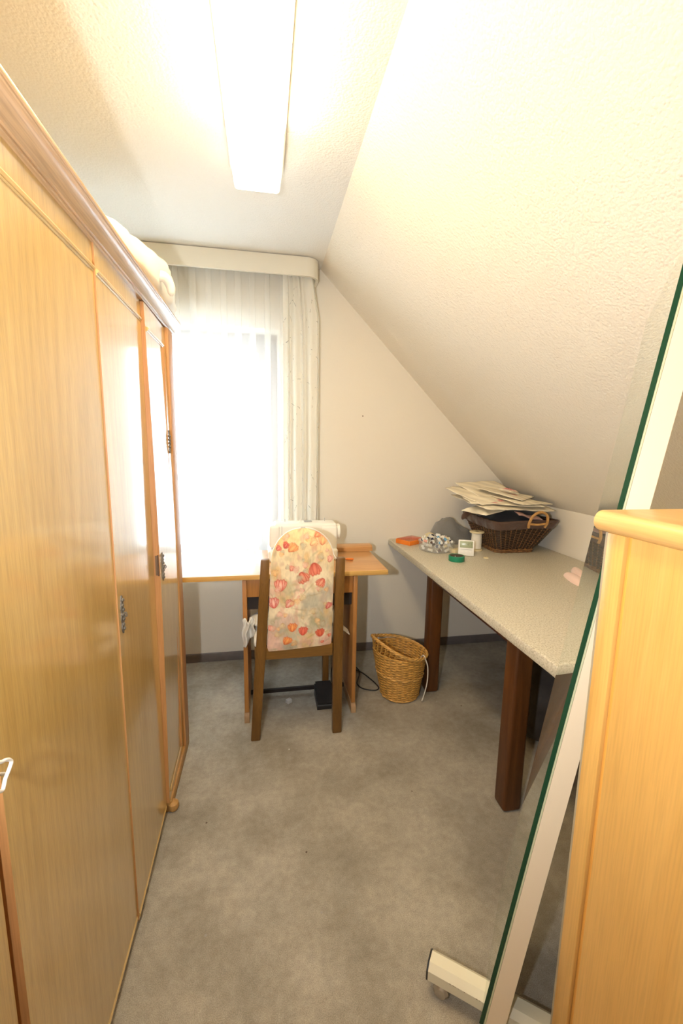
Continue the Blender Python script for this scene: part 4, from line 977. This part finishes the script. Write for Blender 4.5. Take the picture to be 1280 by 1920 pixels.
def footbar(c0, L_, name):
    P0 = Vector(c0); hw_, hz_ = .026, .026; c = .013
    oct_ = [(-hw_ + c, -hz_), (hw_ - c, -hz_), (hw_, -hz_ + c), (hw_, hz_ - c), (hw_ - c, hz_), (-hw_ + c, hz_), (-hw_, hz_ - c), (-hw_, -hz_ + c)]
    def pt(o_, t): return P0 + fd * t + fs_ * o_[0] + Vector((0, 0, o_[1]))
    mb = MB(); vs = [pt(o_, .004) for o_ in oct_] + [pt(o_, L_) for o_ in oct_]
    mb.add(vs, [tuple(range(8)), tuple(range(15, 7, -1))] + [(i, (i + 1) % 8, 8 + (i + 1) % 8, 8 + i) for i in range(8)], 'footw')
    fo = mb.build(name, mr)
    k = 1.02
    for t0, t1 in ((0, .0042), (L_ - .0002, L_ + .004)):
        ec = MB()
        vs = [pt((o_[0] * k, o_[1] * k), t0) for o_ in oct_] + [pt((o_[0] * k, o_[1] * k), t1) for o_ in oct_]
        ec.add(vs, [tuple(range(8)), tuple(range(15, 7, -1))] + [(i, (i + 1) % 8, 8 + (i + 1) % 8, 8 + i) for i in range(8)], 'black')
        ec.build('end_cap', fo)
    for t in (.035, L_ - .035):
        c_ = P0 + fd * t
        mb = MB().tube([c_ + Vector((0, 0, -.0265)), c_ + Vector((0, 0, -.030))], .006, 'caster', 10)
        mb.lathe([(.0, 0), (.014, .001), (.019, .008), (.019, .014), (.013, .020), (0, .021)], (0, 0, 0), 'caster', 20, Matrix.Translation(Vector((c_.x, c_.y, .0195)) - fs_ * .018) @ fs_.to_track_quat('Z', 'Y').to_matrix().to_4x4())
        mb.lathe([(.0, 0), (.014, .001), (.019, .008), (.019, .014), (.013, .020), (0, .021)], (0, 0, 0), 'caster', 20, Matrix.Translation(Vector((c_.x, c_.y, .0195)) + fs_ * .001) @ fs_.to_track_quat('Z', 'Y').to_matrix().to_4x4())
        mb.build('castor', fo)
    return fo
f1_ = footbar((.391, .824, .062), .335, 'foot_bar')
rs = MB()
rr_ = random.Random(3)
for k in range(9):
    t = .055 + .035 * rr_.random() + (.0 if k < 6 else .04); o_ = Vector((.391, .824, .062)) + fd * t - fs_ * (-.0137 if False else .0) 
    e = o_ + fs_ * .0261 + Vector((0, 0, .013)); s0 = .002 + .003 * rr_.random()
    rs.add([e + fd * (-s0), e + fd * s0 + Vector((0, 0, -.002)), e + fd * s0 * .6 + Vector((0, 0, .0005)), e + fs_ * .0004], [(0, 1, 2, 3)], 'rust')
rs.build('chipped_paint', mr, label='brown chips in the white enamel of the foot')
# ------------------------------------------------------------------ beech cabinet at the right front
cb = thing('beech_cabinet', 'bright beech cabinet with rounded top board at the right front', 'cabinet', (.85, .38, 0))
CX, CY0, CY1, CZ = .552, .12, .597, 1.207
box1('stile', (CX, CY1 - .036, .0), (CX + .02, CY1, CZ), 'pine', cb, bev=.003)
box1('stile', (CX, CY0, .0), (CX + .02, CY0 + .036, CZ), 'pine', cb, bev=.003)
box1('groove_bead', (CX + .006, CY1 - .0445, .06), (CX + .016, CY1 - .0365, CZ - .0005), 'pine_edge', cb, bev=.002)
box1('side_panel', (CX + .0045, CY0 + .0365, .06), (CX + .018, CY1 - .045, CZ - .0005), 'pine', cb)
box1('bottom_rail', (CX, CY0 + .0365, 0), (CX + .02, CY1 - .0365, .0595), 'pine', cb)
box1('carcass', (CX + .0205, CY0 + .02, .04), (1.20, CY1 - .0005, CZ - .001), 'pine', cb)
box1('back_panel', (CX + .005, CY1 + .0003, .05), (1.19, CY1 + .008, CZ - .002), 'hard', cb)
for x0, x1 in ((CX + .02, .885), (.888, 1.20)):
    dd = box1('door', (x0, CY0, .06), (x1, CY0 + .0195, CZ - .004), 'pine', cb, bev=.003)
    MB().lathe([(.006, 0), (.006, .012), (.013, .018), (.013, .024), (0, .027)], (0, 0, 0), 'pewter', 14, Matrix.Translation((x1 - .03 if x0 < .7 else x0 + .03, CY0, .70)) @ Matrix.Rotation(PI / 2, 4, 'X')).build('knob', dd)
tpb = [(CX - .018 + .017 * (1 - math.cos(a)) , CZ + .017 + .017 * math.sin(a)) for a in [-PI / 2 + PI * i / 10 for i in range(11)]]
tpb = [(CX - .001 - .016 * math.cos(a), CZ + .0175 + .017 * math.sin(a)) for a in [-PI / 2 + PI * i / 12 for i in range(13)]] + [(1.21, CZ + .0345), (1.21, CZ + .0005)]
MB().prism(tpb, 'y', CY0 - .012, CY1 + .012, 'pine_y').build('top_board', cb, sharp=35)

print('objects', len(bpy.data.objects), 'faces', sum(len(o.data.polygons) for o in bpy.data.objects if o.type == 'MESH'))
